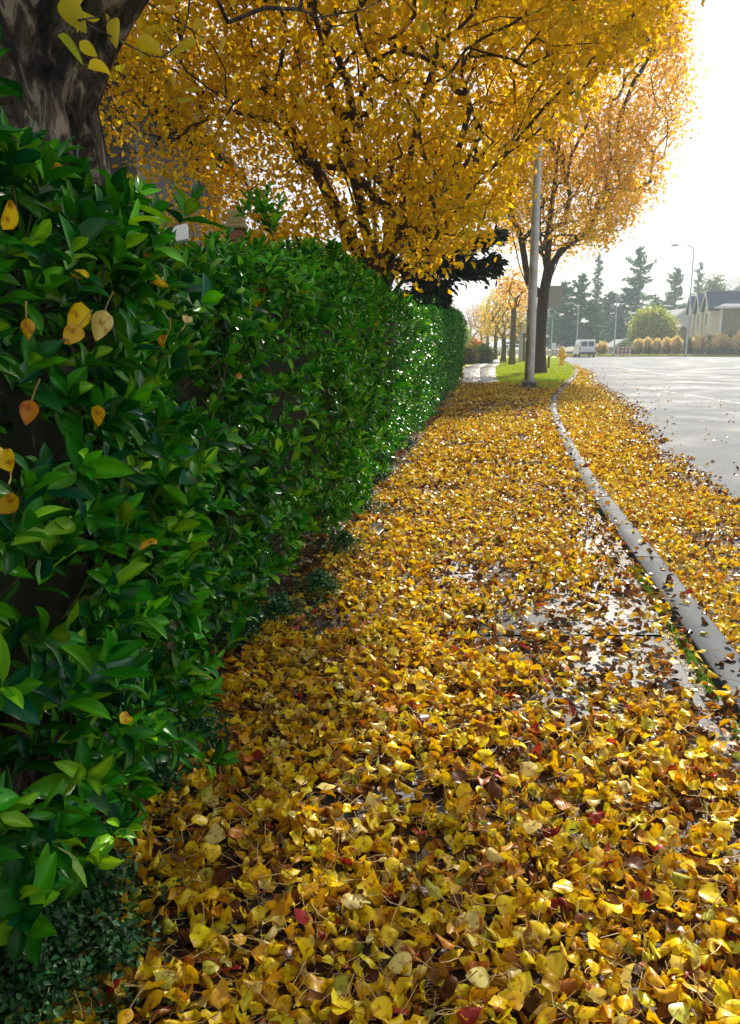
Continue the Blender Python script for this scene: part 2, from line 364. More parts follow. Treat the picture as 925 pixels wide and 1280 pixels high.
# ------------------------------------------------------------------ leaf geometry, vectorised
def frames(n, d, up):
    """n (N,3) normals, d (N,3) desired length directions -> (N,3,3) rows x(width), y(length), z(normal)"""
    n = n / (np.linalg.norm(n, axis=1, keepdims=True) + 1e-9)
    d = d - n * (n * d).sum(1, keepdims=True); d /= (np.linalg.norm(d, axis=1, keepdims=True) + 1e-9)
    x = np.cross(d, n)
    return np.stack([x, d, n], 1)
def leaves(pos, fr, size, ratio, colr, ns=5, nv=3, curl=0.0, fold=0.0, shape='pear', ruffle=0.0, r=rng, edge=0.0, rib=0.0):
    """returns V, F, tint. size (N,), curl/fold (N,) in radians over the length / half width"""
    N = len(pos)
    u = np.linspace(0, 1, ns)
    if shape == 'pear': wd = np.sin(np.pi * u ** .72) ** .72 * (1 - .25 * u)
    elif shape == 'laurel': wd = np.sin(np.pi * u ** .9) ** .8
    else: wd = np.sin(np.pi * u ** .85)
    wd[0] = .06; wd[-1] = .03
    vv = np.linspace(-1, 1, nv)
    curl = np.broadcast_to(np.asarray(curl, float), (N,))[:, None, None]; fold = np.broadcast_to(np.asarray(fold, float), (N,))[:, None, None]
    curl = np.where(np.abs(curl) < 1e-3, 1e-3, curl)
    size = np.asarray(size)[:, None, None]; ratio = np.broadcast_to(np.asarray(ratio, float), (N,))[:, None, None]
    U = u[None, :, None]; W = (wd[None, :, None] * vv[None, None, :]) * ratio * .5
    Yl = np.sin(curl * U) / curl * np.ones_like(W); Zl = (1 - np.cos(curl * U)) / curl * np.ones_like(W)
    aw = np.abs(vv)[None, None, :]
    Xl = W * np.cos(fold * aw); Zf = np.abs(W) * np.sin(fold * aw + fold * .3)
    Zl = Zl + Zf * np.cos(curl * U); Yl = Yl - Zf * np.sin(curl * U)
    if ruffle > 0:
        ph = r.random((N, 1, 1)) * 6.28; k = 5 + 6 * r.random((N, 1, 1))
        Zl = Zl + ruffle * aw * np.sin(ph + k * U + np.sign(vv)[None, None, :] * 1.3) * r.random((N, 1, 1))
    L = np.stack([Xl, Yl, Zl], -1) * size[..., None]
    L = L.reshape(N, ns * nv, 3)
    V = np.einsum('nki,nij->nkj', L, fr) + pos[:, None, :]
    i = np.arange(ns - 1)[:, None]; j = np.arange(nv - 1)[None, :]
    f = np.stack([i * nv + j, i * nv + j + 1, (i + 1) * nv + j + 1, (i + 1) * nv + j], -1).reshape(-1, 4)
    F = (f[None] + (np.arange(N) * ns * nv)[:, None, None]).reshape(-1, 4)
    T = np.repeat(colr[:, None, :], ns * nv, 1).reshape(N, ns, nv, 3).copy()
    if rib > 0: T[:, :, nv // 2, :] *= 1 + rib * np.array([1.2, .8, .6])          # paler midrib
    if edge > 0:                                                                  # browned tips and margins on some leaves
        kk = r.random(N) < edge; wgt = r.random((N, ns, nv)) ** 1.2 * kk[:, None, None]
        m_ = np.zeros((ns, nv)); m_[:, 0] = .8; m_[:, -1] = .8; m_[-2:, :] = 1; m_[0, :] = .4
        wgt = (wgt * m_[None])[..., None]; T = T * (1 - wgt) + T * np.array([.42, .22, .18]) * wgt
    T = np.clip(T, .002, .97).reshape(-1, 3)
    return V.reshape(-1, 3), F, T
def rand_dirs(N, r=rng):
    d = r.normal(size=(N, 3)); return d / np.linalg.norm(d, axis=1, keepdims=True)
def pick(pal, wts, N, r=rng, jit=.12):
    pal = np.array(pal); wts = np.array(wts, float); wts /= wts.sum()
    c = pal[r.choice(len(pal), N, p=wts)]
    return np.clip(c * (1 + r.normal(size=(N, 1)) * jit) * (1 + r.normal(size=(N, 3)) * jit * .3), .004, .95)
def merge(parts):
    V = []; F = {}; T = []; o = 0
    for v_, f_, t_ in parts:
        V.append(v_); T.append(t_); F.setdefault(f_.shape[1], []).append(f_ + o); o += len(v_)
    return np.concatenate(V), [np.concatenate(x) for x in F.values()], np.concatenate(T)

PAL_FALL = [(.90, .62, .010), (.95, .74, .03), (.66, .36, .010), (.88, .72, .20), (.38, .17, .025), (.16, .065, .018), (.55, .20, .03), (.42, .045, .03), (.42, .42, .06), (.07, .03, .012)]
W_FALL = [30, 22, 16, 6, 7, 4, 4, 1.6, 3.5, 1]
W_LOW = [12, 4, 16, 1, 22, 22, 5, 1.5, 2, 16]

# ------------------------------------------------------------------ trees
def grow(nodes, parent, dirs, targets, base, seg, r, bow=.25, back=1.2):
    nodes = [np.array(p, float) for p in nodes]; parent = list(parent); dirs = [np.array(d, float) for d in dirs]
    cap = 60000
    NA = np.zeros((cap, 3)); DA = np.zeros((cap, 3)); n = len(nodes)
    NA[:n] = nodes; DA[:n] = dirs; par = np.full(cap, -1); par[:n] = parent
    targets = targets[np.argsort(np.linalg.norm((targets - base) * np.array([1, 1, .8]), axis=1))]
    tips = []
    for t in targets:
        d = t - NA[:n]; L = np.linalg.norm(d, axis=1) + 1e-6
        ca = (d * DA[:n]).sum(1) / L
        cost = L * (1 + back * (1 - ca))
        k = int(np.argmin(cost)); l = L[k]
        if l < seg * .5: continue
        m = max(1, int(round(l / seg)))
        p0 = NA[k]; c1 = p0 + DA[k] * l * bow + np.array([0, 0, l * .05])
        pr = k
        for q in range(1, m + 1):
            s = q / m
            p = (1 - s) ** 2 * p0 + 2 * s * (1 - s) * c1 + s * s * t
            if q < m: p = p + r.normal(size=3) * seg * .07
            dd = p - NA[pr]; dd /= np.linalg.norm(dd) + 1e-9
            NA[n] = p; DA[n] = dd; par[n] = pr; pr = n; n += 1
            if n >= cap - 50: break
        tips.append(n - 1)
        if n >= cap - 50: break
    return NA[:n], DA[:n], par[:n], np.array(tips)
def skeleton_mesh(NA, par, r_root, r_tip, name, m, parent, sides=(10, 6, 4, 3), flare=1.0, wob=0.0):
    n = len(NA); w_ = np.zeros(n); ch = [[] for _ in range(n)]
    for i in range(n):
        if par[i] >= 0: ch[par[i]].append(i)
    for i in range(n - 1, -1, -1):
        if not ch[i]: w_[i] = 1
        if par[i] >= 0: w_[par[i]] += w_[i]
    p = math.log(r_root / r_tip) / math.log(max(w_[0], 2))
    rad = r_tip * w_ ** p
    Vs = []; Fs = []; off = 0
    stack = [(0, -1)]
    while stack:
        s, pr = stack.pop()
        chain = ([pr] if pr >= 0 else []) + [s]; c = s
        while ch[c]:
            dc = NA[c] - NA[par[c]] if par[c] >= 0 else np.array([0, 0, 1.0])
            b = max(ch[c], key=lambda q: w_[q] ** .5 * (.15 + max(0, float(np.dot(dc, NA[q] - NA[c]) / (np.linalg.norm(dc) * np.linalg.norm(NA[q] - NA[c]) + 1e-9))) ** 3))
            for q in ch[c]:
                if q != b: stack.append((q, c))
            chain.append(b); c = b
        pts = NA[chain]; rr = rad[chain].copy()
        if pr >= 0: rr[0] = min(rr[0], rr[1] * 1.3)
        else:
            rr[0] *= 1.0 + .5 * flare
            if len(rr) > 2: rr[1] *= 1 + .18 * flare
        k = sides[0] if rr.max() > .05 else sides[1] if rr.max() > .02 else sides[2] if rr.max() > .008 else sides[3]
        if len(pts) < 2: continue
        V, F = tube_np(pts, rr, k)
        if wob > 0 and k > 6:
            cc = np.repeat(pts, k, 0); d = V - cc
            nn = .5 * vnoise(np.arctan2(d[:, 1], d[:, 0]) * 2.2, V[:, 2] * .6) + .5 * vnoise(np.arctan2(d[:, 1], d[:, 0]) * 4, V[:, 2] * 3)
            V = cc + d * (1 + wob * (nn - .5) * 2)[:, None]
        Vs.append(V); Fs.append(F + off); off += len(V)
    me = mesh_np(name, np.concatenate(Vs), [np.concatenate(Fs)], m, smooth=True)
    return link(name, me, parent), w_, rad
def crown_leaves(P0, per, spread, size, pal, wts, r, ratio=.75, ns=3, nv=3, shape='pear', droop=.5, colfn=None, jit=.14):
    N = len(P0) * per
    pos = np.repeat(P0, per, 0) + r.normal(size=(N, 3)) * spread
    d = rand_dirs(N, r); d[:, 2] -= droop; nrm = rand_dirs(N, r); nrm[:, 2] += .5
    fr = frames(nrm, d, None)
    sz = size * np.clip(1 + r.normal(size=N) * .22, .5, 1.6)
    # each clump keeps its own shade of the palette
    c = pick(pal, wts, N, r, jit); cl = np.repeat(pick(pal, wts, len(P0), r, .08), per, 0); c = c * .55 + cl * .45
    if colfn is not None: c = colfn(pos, c)
    return leaves(pos, fr, sz, ratio, c, ns, nv, r.normal(size=N) * .5, .25 + .35 * r.random(N), shape, r=r)

def envelope(n, fn, lo, hi, r, clump=0.0, cs=.8):
    out = []
    lo = np.array(lo, float); hi = np.array(hi, float)
    while sum(len(o) for o in out) < n:
        p = lo + (hi - lo) * r.random((n * 2, 3))
        k = fn(p)
        if clump > 0:
            nn = vnoise(p[:, 0] + p[:, 1] * .7, p[:, 2] - p[:, 1] * .5, 1 / cs, 3)
            k &= nn > clump
        out.append(p[k])
    return np.concatenate(out)[:n]

def make_tree(name, label, cat, base, stems, env, lo, hi, nt_, seg, r_root, r_tip, leaf_kw, barkm, seed, group=None, clump=.3, cs=.8, wob=.0, bow=.3, flare=1.0, cut=0.0, per_n=None, extra_tips=None):
    r = np.random.default_rng(seed)
    root = empty(name, base); tag(root, label, cat, group)
    b = np.array(base, float)
    nodes = []; par = []; dirs = []
    tr, lims = stems
    for i, p in enumerate(tr):
        nodes.append(p); par.append(i - 1); dirs.append(np.array(tr[min(i + 1, len(tr) - 1)]) - np.array(tr[max(0, min(i, len(tr) - 2))]))
    top = len(tr) - 1
    for k, li in lims:
        pr = k if k >= 0 else top
        for q in li:
            nodes.append(q); par.append(pr); dd = np.array(q, float) - np.array(nodes[pr], float); dirs.append(dd); pr = len(nodes) - 1
    dirs = [np.array(d, float) / (np.linalg.norm(d) + 1e-9) for d in dirs]
    T = envelope(nt_, env, lo, hi, r, clump, cs)
    NA, DA, pa, tips = grow(nodes, par, dirs, T, np.array(tr[-1]), seg, r, bow)
    o, w_, rad = skeleton_mesh(NA - b, pa, r_root, r_tip, 'trunk', barkm, root, flare=flare, wob=wob)
    P0 = NA[(w_ <= 3)]
    P0 = P0[P0[:, 2] > lo[2] - .2]
    kw = dict(leaf_kw); m = kw.pop('mat', M_CROWN)
    V, F, C = crown_leaves(P0, r=r, **kw)
    link('crown', mesh_np('crown', V - b, [F], m, C), root)
    return root

def lin(a, b, n, wob=0.0, r=rng):
    a = np.array(a, float); b = np.array(b, float)
    out = [a + (b - a) * i / n + (r.normal(size=3) * wob if 0 < i < n else 0) for i in range(n + 1)]
    return [tuple(p) for p in out]

# tree 2 : golden pear tree standing in the hedge
GOLD = [(.84, .56, .02), (.68, .42, .012), (.90, .68, .04), (.50, .34, .015), (.42, .41, .03), (.66, .32, .012)]
GW = [28, 22, 14, 16, 9, 6]
def tint2(p, c):
    k = np.clip((p[:, 0] - 2.2) / 1.6, 0, 1)[:, None] * np.clip((p[:, 2] - 3.2) / 1.2, 0, 1)[:, None]
    k = k * (np.random.default_rng(5).random((len(p), 1)) < .75)
    return c * (1 - .6 * k) + np.array([.75, .28, .16]) * .6 * k
B2 = (.10, 8.2, -.05)
def env2(p):
    x = (p[:, 0] - .25); y = (p[:, 1] - 8.0); z = p[:, 2]
    # spreading vase: narrow low, wide up
    rx = np.interp(z, [1.7, 2.3, 3.2, 4.5, 6, 7.6, 8.5], [.9, 1.9, 2.9, 3.25, 3.0, 1.9, .6])
    rl = np.where(x < 0, np.maximum(rx * 1.12, np.interp(z, [1.4, 1.7, 2.2, 8], [1.9, 2.7, 3.2, 0])), rx)
    low = z > 1.50 + np.clip(x - .9, 0, 3) * .42
    d = (x / rl) ** 2 + (y / (rx * .95)) ** 2
    u, v_ = proj(p[:, 0], p[:, 1], p[:, 2])
    return (d < 1) & (d > .03) & low & (v_ < np.interp(u, [520, 600, 660, 760, 860, 900], [345, 300, 190, 95, 0, -60]))
tr2 = lin(B2, (.14, 8.2, 1.55), 5, .015)
limb2 = []
for a, s, h in ((20, 1.5, 3.6), (75, 1.1, 3.2), (130, 1.3, 3.0), (185, 1.7, 3.3), (240, 1.4, 3.0), (300, 1.4, 3.2), (0, 2.6, 3.0), (340, .5, 3.9), (160, .4, 3.6)):
    e = (B2[0] + s * math.cos(R(a)), B2[1] + s * math.sin(R(a)), 1.45 + h)
    m_ = (B2[0] + s * .35 * math.cos(R(a)), B2[1] + s * .35 * math.sin(R(a)), 1.45 + h * .4)
    limb2.append((-1, lin(m_, e, 5, .03)))
make_tree('pear_tree', 'golden yellow tree with dark upright limbs rising out of the middle of the green hedge', 'tree', B2, (tr2, limb2), env2, (-3.9, 4.5, 1.6), (3.8, 11.6, 8.5), 6800, .22, .12, .0024,
          dict(per=24, spread=.10, size=.064, pal=GOLD, wts=GW, ratio=.8, colfn=tint2), M_BARK, 21, clump=.36, cs=.5)

# tree 3 : orange tree on the lawn
OR = [(.88, .50, .01), (.84, .36, .01), (.92, .66, .04), (.66, .44, .03), (.80, .30, .02), (.44, .42, .03)]
OW = [34, 12, 24, 10, 3, 7]
B3 = P(674, 467); B3 = (B3[0], B3[1], -.02)
def w3(px, py, dy=0.0): return at(px, py, B3[1] + dy)
def env3(p):
    u, v_ = proj(p[:, 0], p[:, 1] * 0 + B3[1], p[:, 2])
    cx = np.interp(v_, [0, 60, 120, 200, 260, 300, 330, 360], [722, 727, 732, 726, 712, 696, 688, 680])
    rw = np.interp(v_, [-260, -200, -100, 0, 60, 120, 180, 230, 280, 320, 360], [20, 70, 112, 124, 124, 120, 118, 104, 84, 44, 18])
    dy = (p[:, 1] - B3[1]) / 4.0
    d = ((u - cx) / rw) ** 2 + dy ** 2
    return (d < 1) & (d > .12) & ((v_ < 300 + (u > 690) * 10))
tr3 = [B3, w3(674, 440), w3(676, 405), w3(679, 372)]
limb3 = [(-1, [w3(682, 345), w3(676, 300, -.6), w3(672, 220, -1), w3(668, 120, -1.2), w3(670, 40, -1)]),
         (-1, [w3(688, 350), w3(700, 320, .4), w3(722, 280, .7), w3(752, 220, 1), w3(780, 150, 1)]),
         (-1, [w3(686, 340), w3(690, 300, .8), w3(700, 240, 1.2), w3(712, 150, 1.5), w3(718, 40, 1.5)]),
         (-1, [w3(684, 335), w3(686, 290, -.9), w3(694, 220, -1.5), w3(706, 120, -2), w3(712, 30, -2)]),
         (-1, [w3(690, 330), w3(706, 290, -.6), w3(732, 230, -1.2), w3(750, 140, -1.6)]),
         (2, [w3(668, 385, -.3), w3(655, 362, -.5), w3(638, 345, -.6), w3(612, 325, -.8)]),
         (2, [w3(664, 372, .3), w3(650, 335, .5), w3(640, 290, .6), w3(628, 240, .6)]),
         (3, [w3(660, 352, -.3), w3(652, 300, -.4), w3(648, 240, -.4)])]
make_tree('maple_tree', 'tall orange and gold tree with dark forked trunk on the lawn behind the grey pole', 'tree', B3, (tr3, limb3), env3, (B3[0] - 4.5, B3[1] - 4, 4.2), (B3[0] + 8, B3[1] + 4, 24), 4600, .5, .235, .008,
          dict(per=23, spread=.27, size=.14, pal=OR, wts=OW, ratio=.8), M_BARK, 22, clump=.42, cs=1.5)

# tree 1 : big furrowed trunk in the foreground hedge
def big_trunk():
    root = empty('street_tree', (-.93, 2.2, -.05)); tag(root, 'thick furrowed tree trunk with flaking pale bark, forked above the nearest hedge foliage', 'tree')
    b = np.array((-.93, 2.2, -.05))
    m = bpy.data.materials.new('furrowed_bark'); m.use_nodes = True; n = m.node_tree; bs = n.nodes['Principled BSDF']; bs.inputs['Roughness'].default_value = .85
    tc = n.nodes.new('ShaderNodeTexCoord'); mp = n.nodes.new('ShaderNodeMapping'); mp.inputs['Scale'].default_value = (1, 1, .38)
    n.links.new(tc.outputs['Object'], mp.inputs['Vector'])
    n1 = n.nodes.new('ShaderNodeTexNoise'); n1.inputs['Scale'].default_value = 19; n1.inputs['Detail'].default_value = 9; n1.inputs['Roughness'].default_value = .68; n1.inputs['Distortion'].default_value = .6
    n2 = n.nodes.new('ShaderNodeTexNoise'); n2.inputs['Scale'].default_value = 5; n2.inputs['Detail'].default_value = 3
    n3 = n.nodes.new('ShaderNodeTexVoronoi'); n3.inputs['Scale'].default_value = 26; n3.feature = 'DISTANCE_TO_EDGE'
    n.links.new(mp.outputs[0], n1.inputs['Vector']); n.links.new(tc.outputs['Object'], n2.inputs['Vector']); n.links.new(mp.outputs[0], n3.inputs['Vector'])
    cr = n.nodes.new('ShaderNodeValToRGB'); e = cr.color_ramp.elements
    e[0].position = .44; e[0].color = (.010, .008, .006, 1); e[1].position = .62; e[1].color = (.42, .34, .24, 1)
    e2 = cr.color_ramp.elements.new(.54); e2.color = (.085, .06, .038, 1)
    n.links.new(n1.outputs['Fac'], cr.inputs['Fac'])
    mx = n.nodes.new('ShaderNodeMix'); mx.data_type = 'RGBA'; c2 = n.nodes.new('ShaderNodeValToRGB'); c2.color_ramp.elements[0].position = .55; c2.color_ramp.elements[1].position = .7
    n.links.new(n2.outputs['Fac'], c2.inputs['Fac']); n.links.new(c2.outputs['Color'], mx.inputs['Factor']); n.links.new(cr.outputs['Color'], mx.inputs['A']); mx.inputs['B'].default_value = (.09, .085, .03, 1)
    n.links.new(mx.outputs['Result'], bs.inputs['Base Color'])
    ad = n.nodes.new('ShaderNodeMath'); ad.operation = 'ADD'; n.links.new(n1.outputs['Fac'], ad.inputs[0])
    mm = n.nodes.new('ShaderNodeMath'); mm.operation = 'MINIMUM'; mm.inputs[1].default_value = .25; n.links.new(n3.outputs['Distance'], mm.inputs[0]); n.links.new(mm.outputs[0], ad.inputs[1])
    bp = n.nodes.new('ShaderNodeBump'); bp.inputs['Strength'].default_value = 1; bp.inputs['Distance'].default_value = .05
    n.links.new(ad.outputs[0], bp.inputs['Height']); n.links.new(bp.outputs['Normal'], bs.inputs['Normal'])
    def limb(pts, rad, k=96):
        pts = np.array(pts, float); s = np.linspace(0, len(pts) - 1, 90)
        q = np.stack([np.interp(s, np.arange(len(pts)), pts[:, a]) for a in range(3)], 1)
        for _ in range(6): q[1:-1] = (q[:-2] + q[1:-1] * 2 + q[2:]) / 4
        rr = np.interp(s, np.arange(len(pts)), rad)
        V, F = tube_np(q, rr, k); cc = np.repeat(q, k, 0); d = V - cc
        a = np.tile(np.arange(k) / k * 2 * np.pi, len(q)); z = np.repeat(s / (len(pts) - 1) * len(pts) * .5, k)
        # furrows run along the limb
        ca, sa = np.cos(a), np.sin(a)
        fu = np.abs(vnoise(ca * 4.0 + z * .25, sa * 4.0 + z * .35, 1.6, 2) - .5) * 2
        lo_ = vnoise(ca * 1.2 + z * .5, sa * 1.2, 1, 8) - .5
        V = cc + d * (1 + .22 * lo_ + .26 * (fu - .45) + .05 * (vnoise(ca * 9 + z * 3, sa * 9 + z * 5, 1.5) - .5))[:, None]
        return V - b, F
    A = limb([(-.90, 2.2, -.05), (-.92, 2.2, .6), (-.91, 2.2, 1.2), (-.92, 2.2, 1.65), (-1.03, 2.2, 2.2), (-1.05, 2.25, 3.2), (-1.1, 2.4, 4.4), (-1.0, 2.6, 5.6)], [.34, .27, .235, .23, .18, .14, .10, .06])
    Bl = limb([(-.90, 2.18, 1.45), (-.82, 2.16, 1.7), (-.72, 2.14, 1.88), (-.56, 2.12, 2.08), (-.36, 2.15, 2.4), (-.1, 2.3, 3.0), (.2, 2.5, 3.9), (.35, 2.7, 4.8)], [.10, .105, .095, .085, .075, .06, .045, .02], 64)
    Cl = limb([(-.98, 2.2, 1.9), (-1.1, 2.0, 2.5), (-1.35, 1.8, 3.3), (-1.5, 1.5, 4.3)], [.10, .09, .07, .03], 48)
    parts = [A, Bl, Cl]
    # finer branches
    r = np.random.default_rng(31)
    nodes = []; par = []; dirs = []
    for pl in ([(-1.05, 2.25, 3.2), (-1.1, 2.4, 4.4), (-1.0, 2.6, 5.6)], [(-.36, 2.15, 2.4), (-.1, 2.3, 3.0), (.2, 2.5, 3.9), (.35, 2.7, 4.8)], [(-1.1, 2.0, 2.5), (-1.35, 1.8, 3.3), (-1.5, 1.5, 4.3)]):
        for i, p in enumerate(pl):
            nodes.append(p); par.append(-1 if not nodes[:-1] else (len(nodes) - 2)); q = pl[min(i + 1, len(pl) - 1)] if i < len(pl) - 1 else p
            d = np.array(q) - np.array(p) if i < len(pl) - 1 else np.array(p) - np.array(pl[i - 1]); dirs.append(d / np.linalg.norm(d))
    def env(p):
        x = p[:, 0] + .55; y = p[:, 1] - 2.6; z = p[:, 2]
        rx = np.interp(z, [2.3, 3.2, 4.6, 6, 6.8], [1.3, 2.4, 2.8, 2.0, .6])
        low = z > 2.32 + .34 * np.clip(y, 0, 4) + .25 * np.clip(-x - .6, 0, 3) * 0
        return ((x / rx) ** 2 + (y / rx) ** 2 < 1) & low
    T = envelope(700, env, (-3.4, -.3, 2.3), (2.4, 5.6, 6.8), r, .35, .6)
    # a few low twigs that hang into view at the top
    ex = [at(98, 25, 1.75), at(128, 20, 1.7), at(112, 45, 1.7), at(235, 22, 2.6), at(285, 28, 2.9), at(330, 10, 3.0), at(400, 22, 3.4), at(455, 12, 3.6), at(375, 12, 3.2), at(520, 16, 4.0)]
    NA, DA, pa, tips = grow(nodes, par, dirs, np.concatenate([T, np.array(ex)]), np.array((-.8, 2.3, 2.6)), .16, r, .3)
    pa = pa.copy(); 
    n_ = len(NA); ch = [[] for _ in range(n_)]; w_ = np.zeros(n_)
    for i in range(n_):
        if pa[i] >= 0: ch[pa[i]].append(i)
    for i in range(n_ - 1, -1, -1):
        if not ch[i]: w_[i] = 1
        if pa[i] >= 0: w_[pa[i]] += w_[i]
    ns0 = len(nodes)
    for s in [i for i in range(ns0, n_) if pa[i] < ns0 or ch[pa[i]][0] != i]:
        chain = [pa[s], s]; c = s
        while ch[c]: c = ch[c][0]; chain.append(c)
        rr = np.minimum(.0022 * w_[chain] ** .52, .03); rr[0] = rr[1]
        V, F = tube_np(NA[chain] - b, rr, 5); parts.append((V, F))
    Vs = []; Fs = []; off = 0
    for V, F in parts: Vs.append(V); Fs.append(F + off); off += len(V)
    link('trunk', mesh_np('trunk', np.concatenate(Vs), [np.concatenate(Fs)], m, smooth=True), root)
    P0 = NA[w_ <= 2]
    pal = [(.55, .50, .05), (.75, .55, .05), (.35, .40, .05), (.80, .45, .04)]
    V, F, C = crown_leaves(P0, 4, .06, .050, pal, [10, 9, 6, 4], r, ratio=.72, ns=9, nv=5, droop=.9)
    link('crown', mesh_np('crown', V - b, [F], M_CROWN, C), root)
big_trunk()

# ------------------------------------------------------------------ the hedge, shrub by shrub
HG = 'clipped evergreen shrubs of the hedge'
M_INNER = mat('shade_core', (.012, .022, .008), .9, noise=((.03, .022, .012), 12, .4, .7))  # colour of the added light-blocking core inside each shrub
def superpt(N, r, e=.42):
    # points spread over a rounded box: street face, top, garden face, two ends
    a, L, c = e; w_ = np.array([2 * L * 2 * c, 2 * a * 2 * L * 1.1, 2 * L * 2 * c * .35, 2 * a * 2 * c * .6, 2 * a * 2 * c * .6]); w_ /= w_.sum()
    k = r.choice(5, N, p=w_); q = r.uniform(-1, 1, (N, 3))
    q[k == 0, 0] = 1; q[k == 1, 2] = 1; q[k == 2, 0] = -1; q[k == 3, 1] = -1; q[k == 4, 1] = 1
    rxy = (np.abs(q[:, 0]) ** 3.4 + np.abs(q[:, 1]) ** 3.4) ** (1 / 3.4); q[:, :2] /= np.maximum(rxy, 1)[:, None]
    nn = 7.0; m_ = (np.abs(q) ** nn).sum(1, keepdims=True) ** (1 / nn)
    return q / np.maximum(m_, .98)
def hedge_shrub(y0, y1, H, label, seed, lsize, shoots, green, wts, tall=(), wid=1.0, bulge=.0, ns=5, zb=.12, face_off=0.0):
    slope_z = .10 if seed == 102 else 0
    r = np.random.default_rng(seed); yc = (y0 + y1) / 2; L = (y1 - y0) / 2
    xf = float(hedge_x(yc)) + face_off; slope = float(hedge_x(yc + .5) - hedge_x(yc - .5)); ang = math.atan(slope)
    cx = xf - wid / 2; root = empty('hedge_shrub', (cx, yc, 0), -ang); tag(root, label, 'shrub', HG)
    a = wid / 2 + bulge; c = (H - zb) / 2; zc = zb + c
    area = 2 * L * H * 1.35 + wid * 2 * L + wid * H * 1.2
    N = int(shoots * area)
    p = superpt(N, r, (a, L, c))
    nrm = np.sign(p) * np.abs(p) ** 6 / np.array([a, L, c]); nrm /= np.linalg.norm(nrm, axis=1, keepdims=True)
    q = p * np.array([a, L, c])
    # taper to the foot, lumps
    tz = (p[:, 2] + 1) / 2
    tap = np.interp(tz, [0, .12, .45, 1], [.84, .95, 1.0, .94])
    q[:, 0] *= tap; q[:, 1] *= .55 + .45 * tap
    lump = fnoise(q[:, 0] * 1.3 + q[:, 1] * 2.0 + seed, q[:, 2] * 2.2, 1.0, seed) - .5
    q += nrm * (lump * .36 * min(1, lsize / .07))[:, None]
    depth = r.exponential(.065, N); pk_ = r.random(N) < .07; depth[pk_] = -.08 * r.random(pk_.sum())
    q -= nrm * depth[:, None]
    q[:, 2] += zc
    if slope_z: q[:, 2] *= 1 - slope_z * (q[:, 1] / L)
    for (tx, ty, th, k) in tall:   # longer shoots standing above the clipped top
        e = np.stack([tx + r.normal(size=k) * .04, ty + r.normal(size=k) * .05, H - .05 + r.random(k) * th], 1)
        q = np.concatenate([q, e]); nrm = np.concatenate([nrm, np.tile([0, 0, 1.0], (k, 1))]); N += k
    keep = q[:, 2] > (np.interp(q[:, 1] + yc, [.5, 1.0, 1.45, 1.8], [.60, .42, .16, .05]) if seed in (101, 102) else .04); q = q[keep]; nrm = nrm[keep]; N = len(q)
    ax = nrm * .55 + np.array([0, 0, .62]) + r.normal(size=(N, 3)) * .33
    ax /= np.linalg.norm(ax, axis=1, keepdims=True)
    per = 8 if ns >= 5 else 6
    M_ = N * per; A = np.repeat(ax, per, 0); base = np.repeat(q, per, 0)
    k = np.tile(np.arange(per), N); ph = k * 2.4 + np.repeat(r.random(N) * 6.28, per)
    ref = np.where(np.abs(A[:, 2:3]) < .9, np.array([[0, 0, 1.0]]), np.array([[1.0, 0, 0]]))
    U = np.cross(A, ref); U /= np.linalg.norm(U, axis=1, keepdims=True); W = np.cross(A, U)
    rad = U * np.cos(ph)[:, None] + W * np.sin(ph)[:, None]
    tilt = np.interp(k, [0, per - 1], [1.15, .35]) + r.normal(size=M_) * .18
    d = rad * np.sin(tilt)[:, None] + A * np.cos(tilt)[:, None]
    n_ = A * np.sin(tilt)[:, None] - rad * np.cos(tilt)[:, None]
    d[:, 2] -= .15
    base = base + A * (k / per - .5)[:, None] * lsize * .9
    fr = frames(n_, d, None)
    sz = lsize * np.clip(1 + r.normal(size=M_) * .2, .5, 1.5) * np.interp(k, [0, per - 1], [1.1, .7])
    col = pick(green, wts, M_, r, .18); yc_ = np.repeat(r.random(N) < .16, per)[:, None]
    col = np.where(yc_ & (k[:, None] > per * .4), col * np.array([1.9, 1.55, 1.1]), col)
    V, F, C = leaves(base, fr, sz, .42 + .08 * r.random(M_), col, ns, (5 if ns >= 7 else 3), -.35 + r.normal(size=M_) * .3, .3 + .2 * r.random(M_), 'laurel', r=r, ruffle=.05, rib=(.45 if ns >= 7 else 0), edge=.10)
    link('foliage', mesh_np('foliage', V, [F], M_LAUREL, C, smooth=True), root)
    # added dark core, blocks light and puts shade behind the leaves
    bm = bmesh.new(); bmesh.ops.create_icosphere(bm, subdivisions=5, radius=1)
    me = bpy.data.meshes.new('shade_core'); bm.to_mesh(me); bm.free()
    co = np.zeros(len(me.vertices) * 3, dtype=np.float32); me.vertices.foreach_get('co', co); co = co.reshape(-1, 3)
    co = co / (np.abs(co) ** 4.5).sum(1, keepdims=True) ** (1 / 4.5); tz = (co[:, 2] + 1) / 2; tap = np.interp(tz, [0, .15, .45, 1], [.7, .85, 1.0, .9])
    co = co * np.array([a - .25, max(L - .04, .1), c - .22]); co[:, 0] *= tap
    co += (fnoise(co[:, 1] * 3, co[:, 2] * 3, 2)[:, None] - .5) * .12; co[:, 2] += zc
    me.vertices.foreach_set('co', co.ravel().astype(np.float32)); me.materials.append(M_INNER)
    link('shade_core', me, root)
    for _ in range(5):
        mb = MB()
        y = r.uniform(-L * .7, L * .7); x = r.uniform(-.15, .2)
        mb.tube([(x, y, -.04), (x + r.normal() * .03, y + r.normal() * .05, .25), (x + r.normal() * .1, y + r.normal() * .12, .6)], [.016, .013, .009], 6); mb.build('stem', M_BARK2, root, smooth=True)
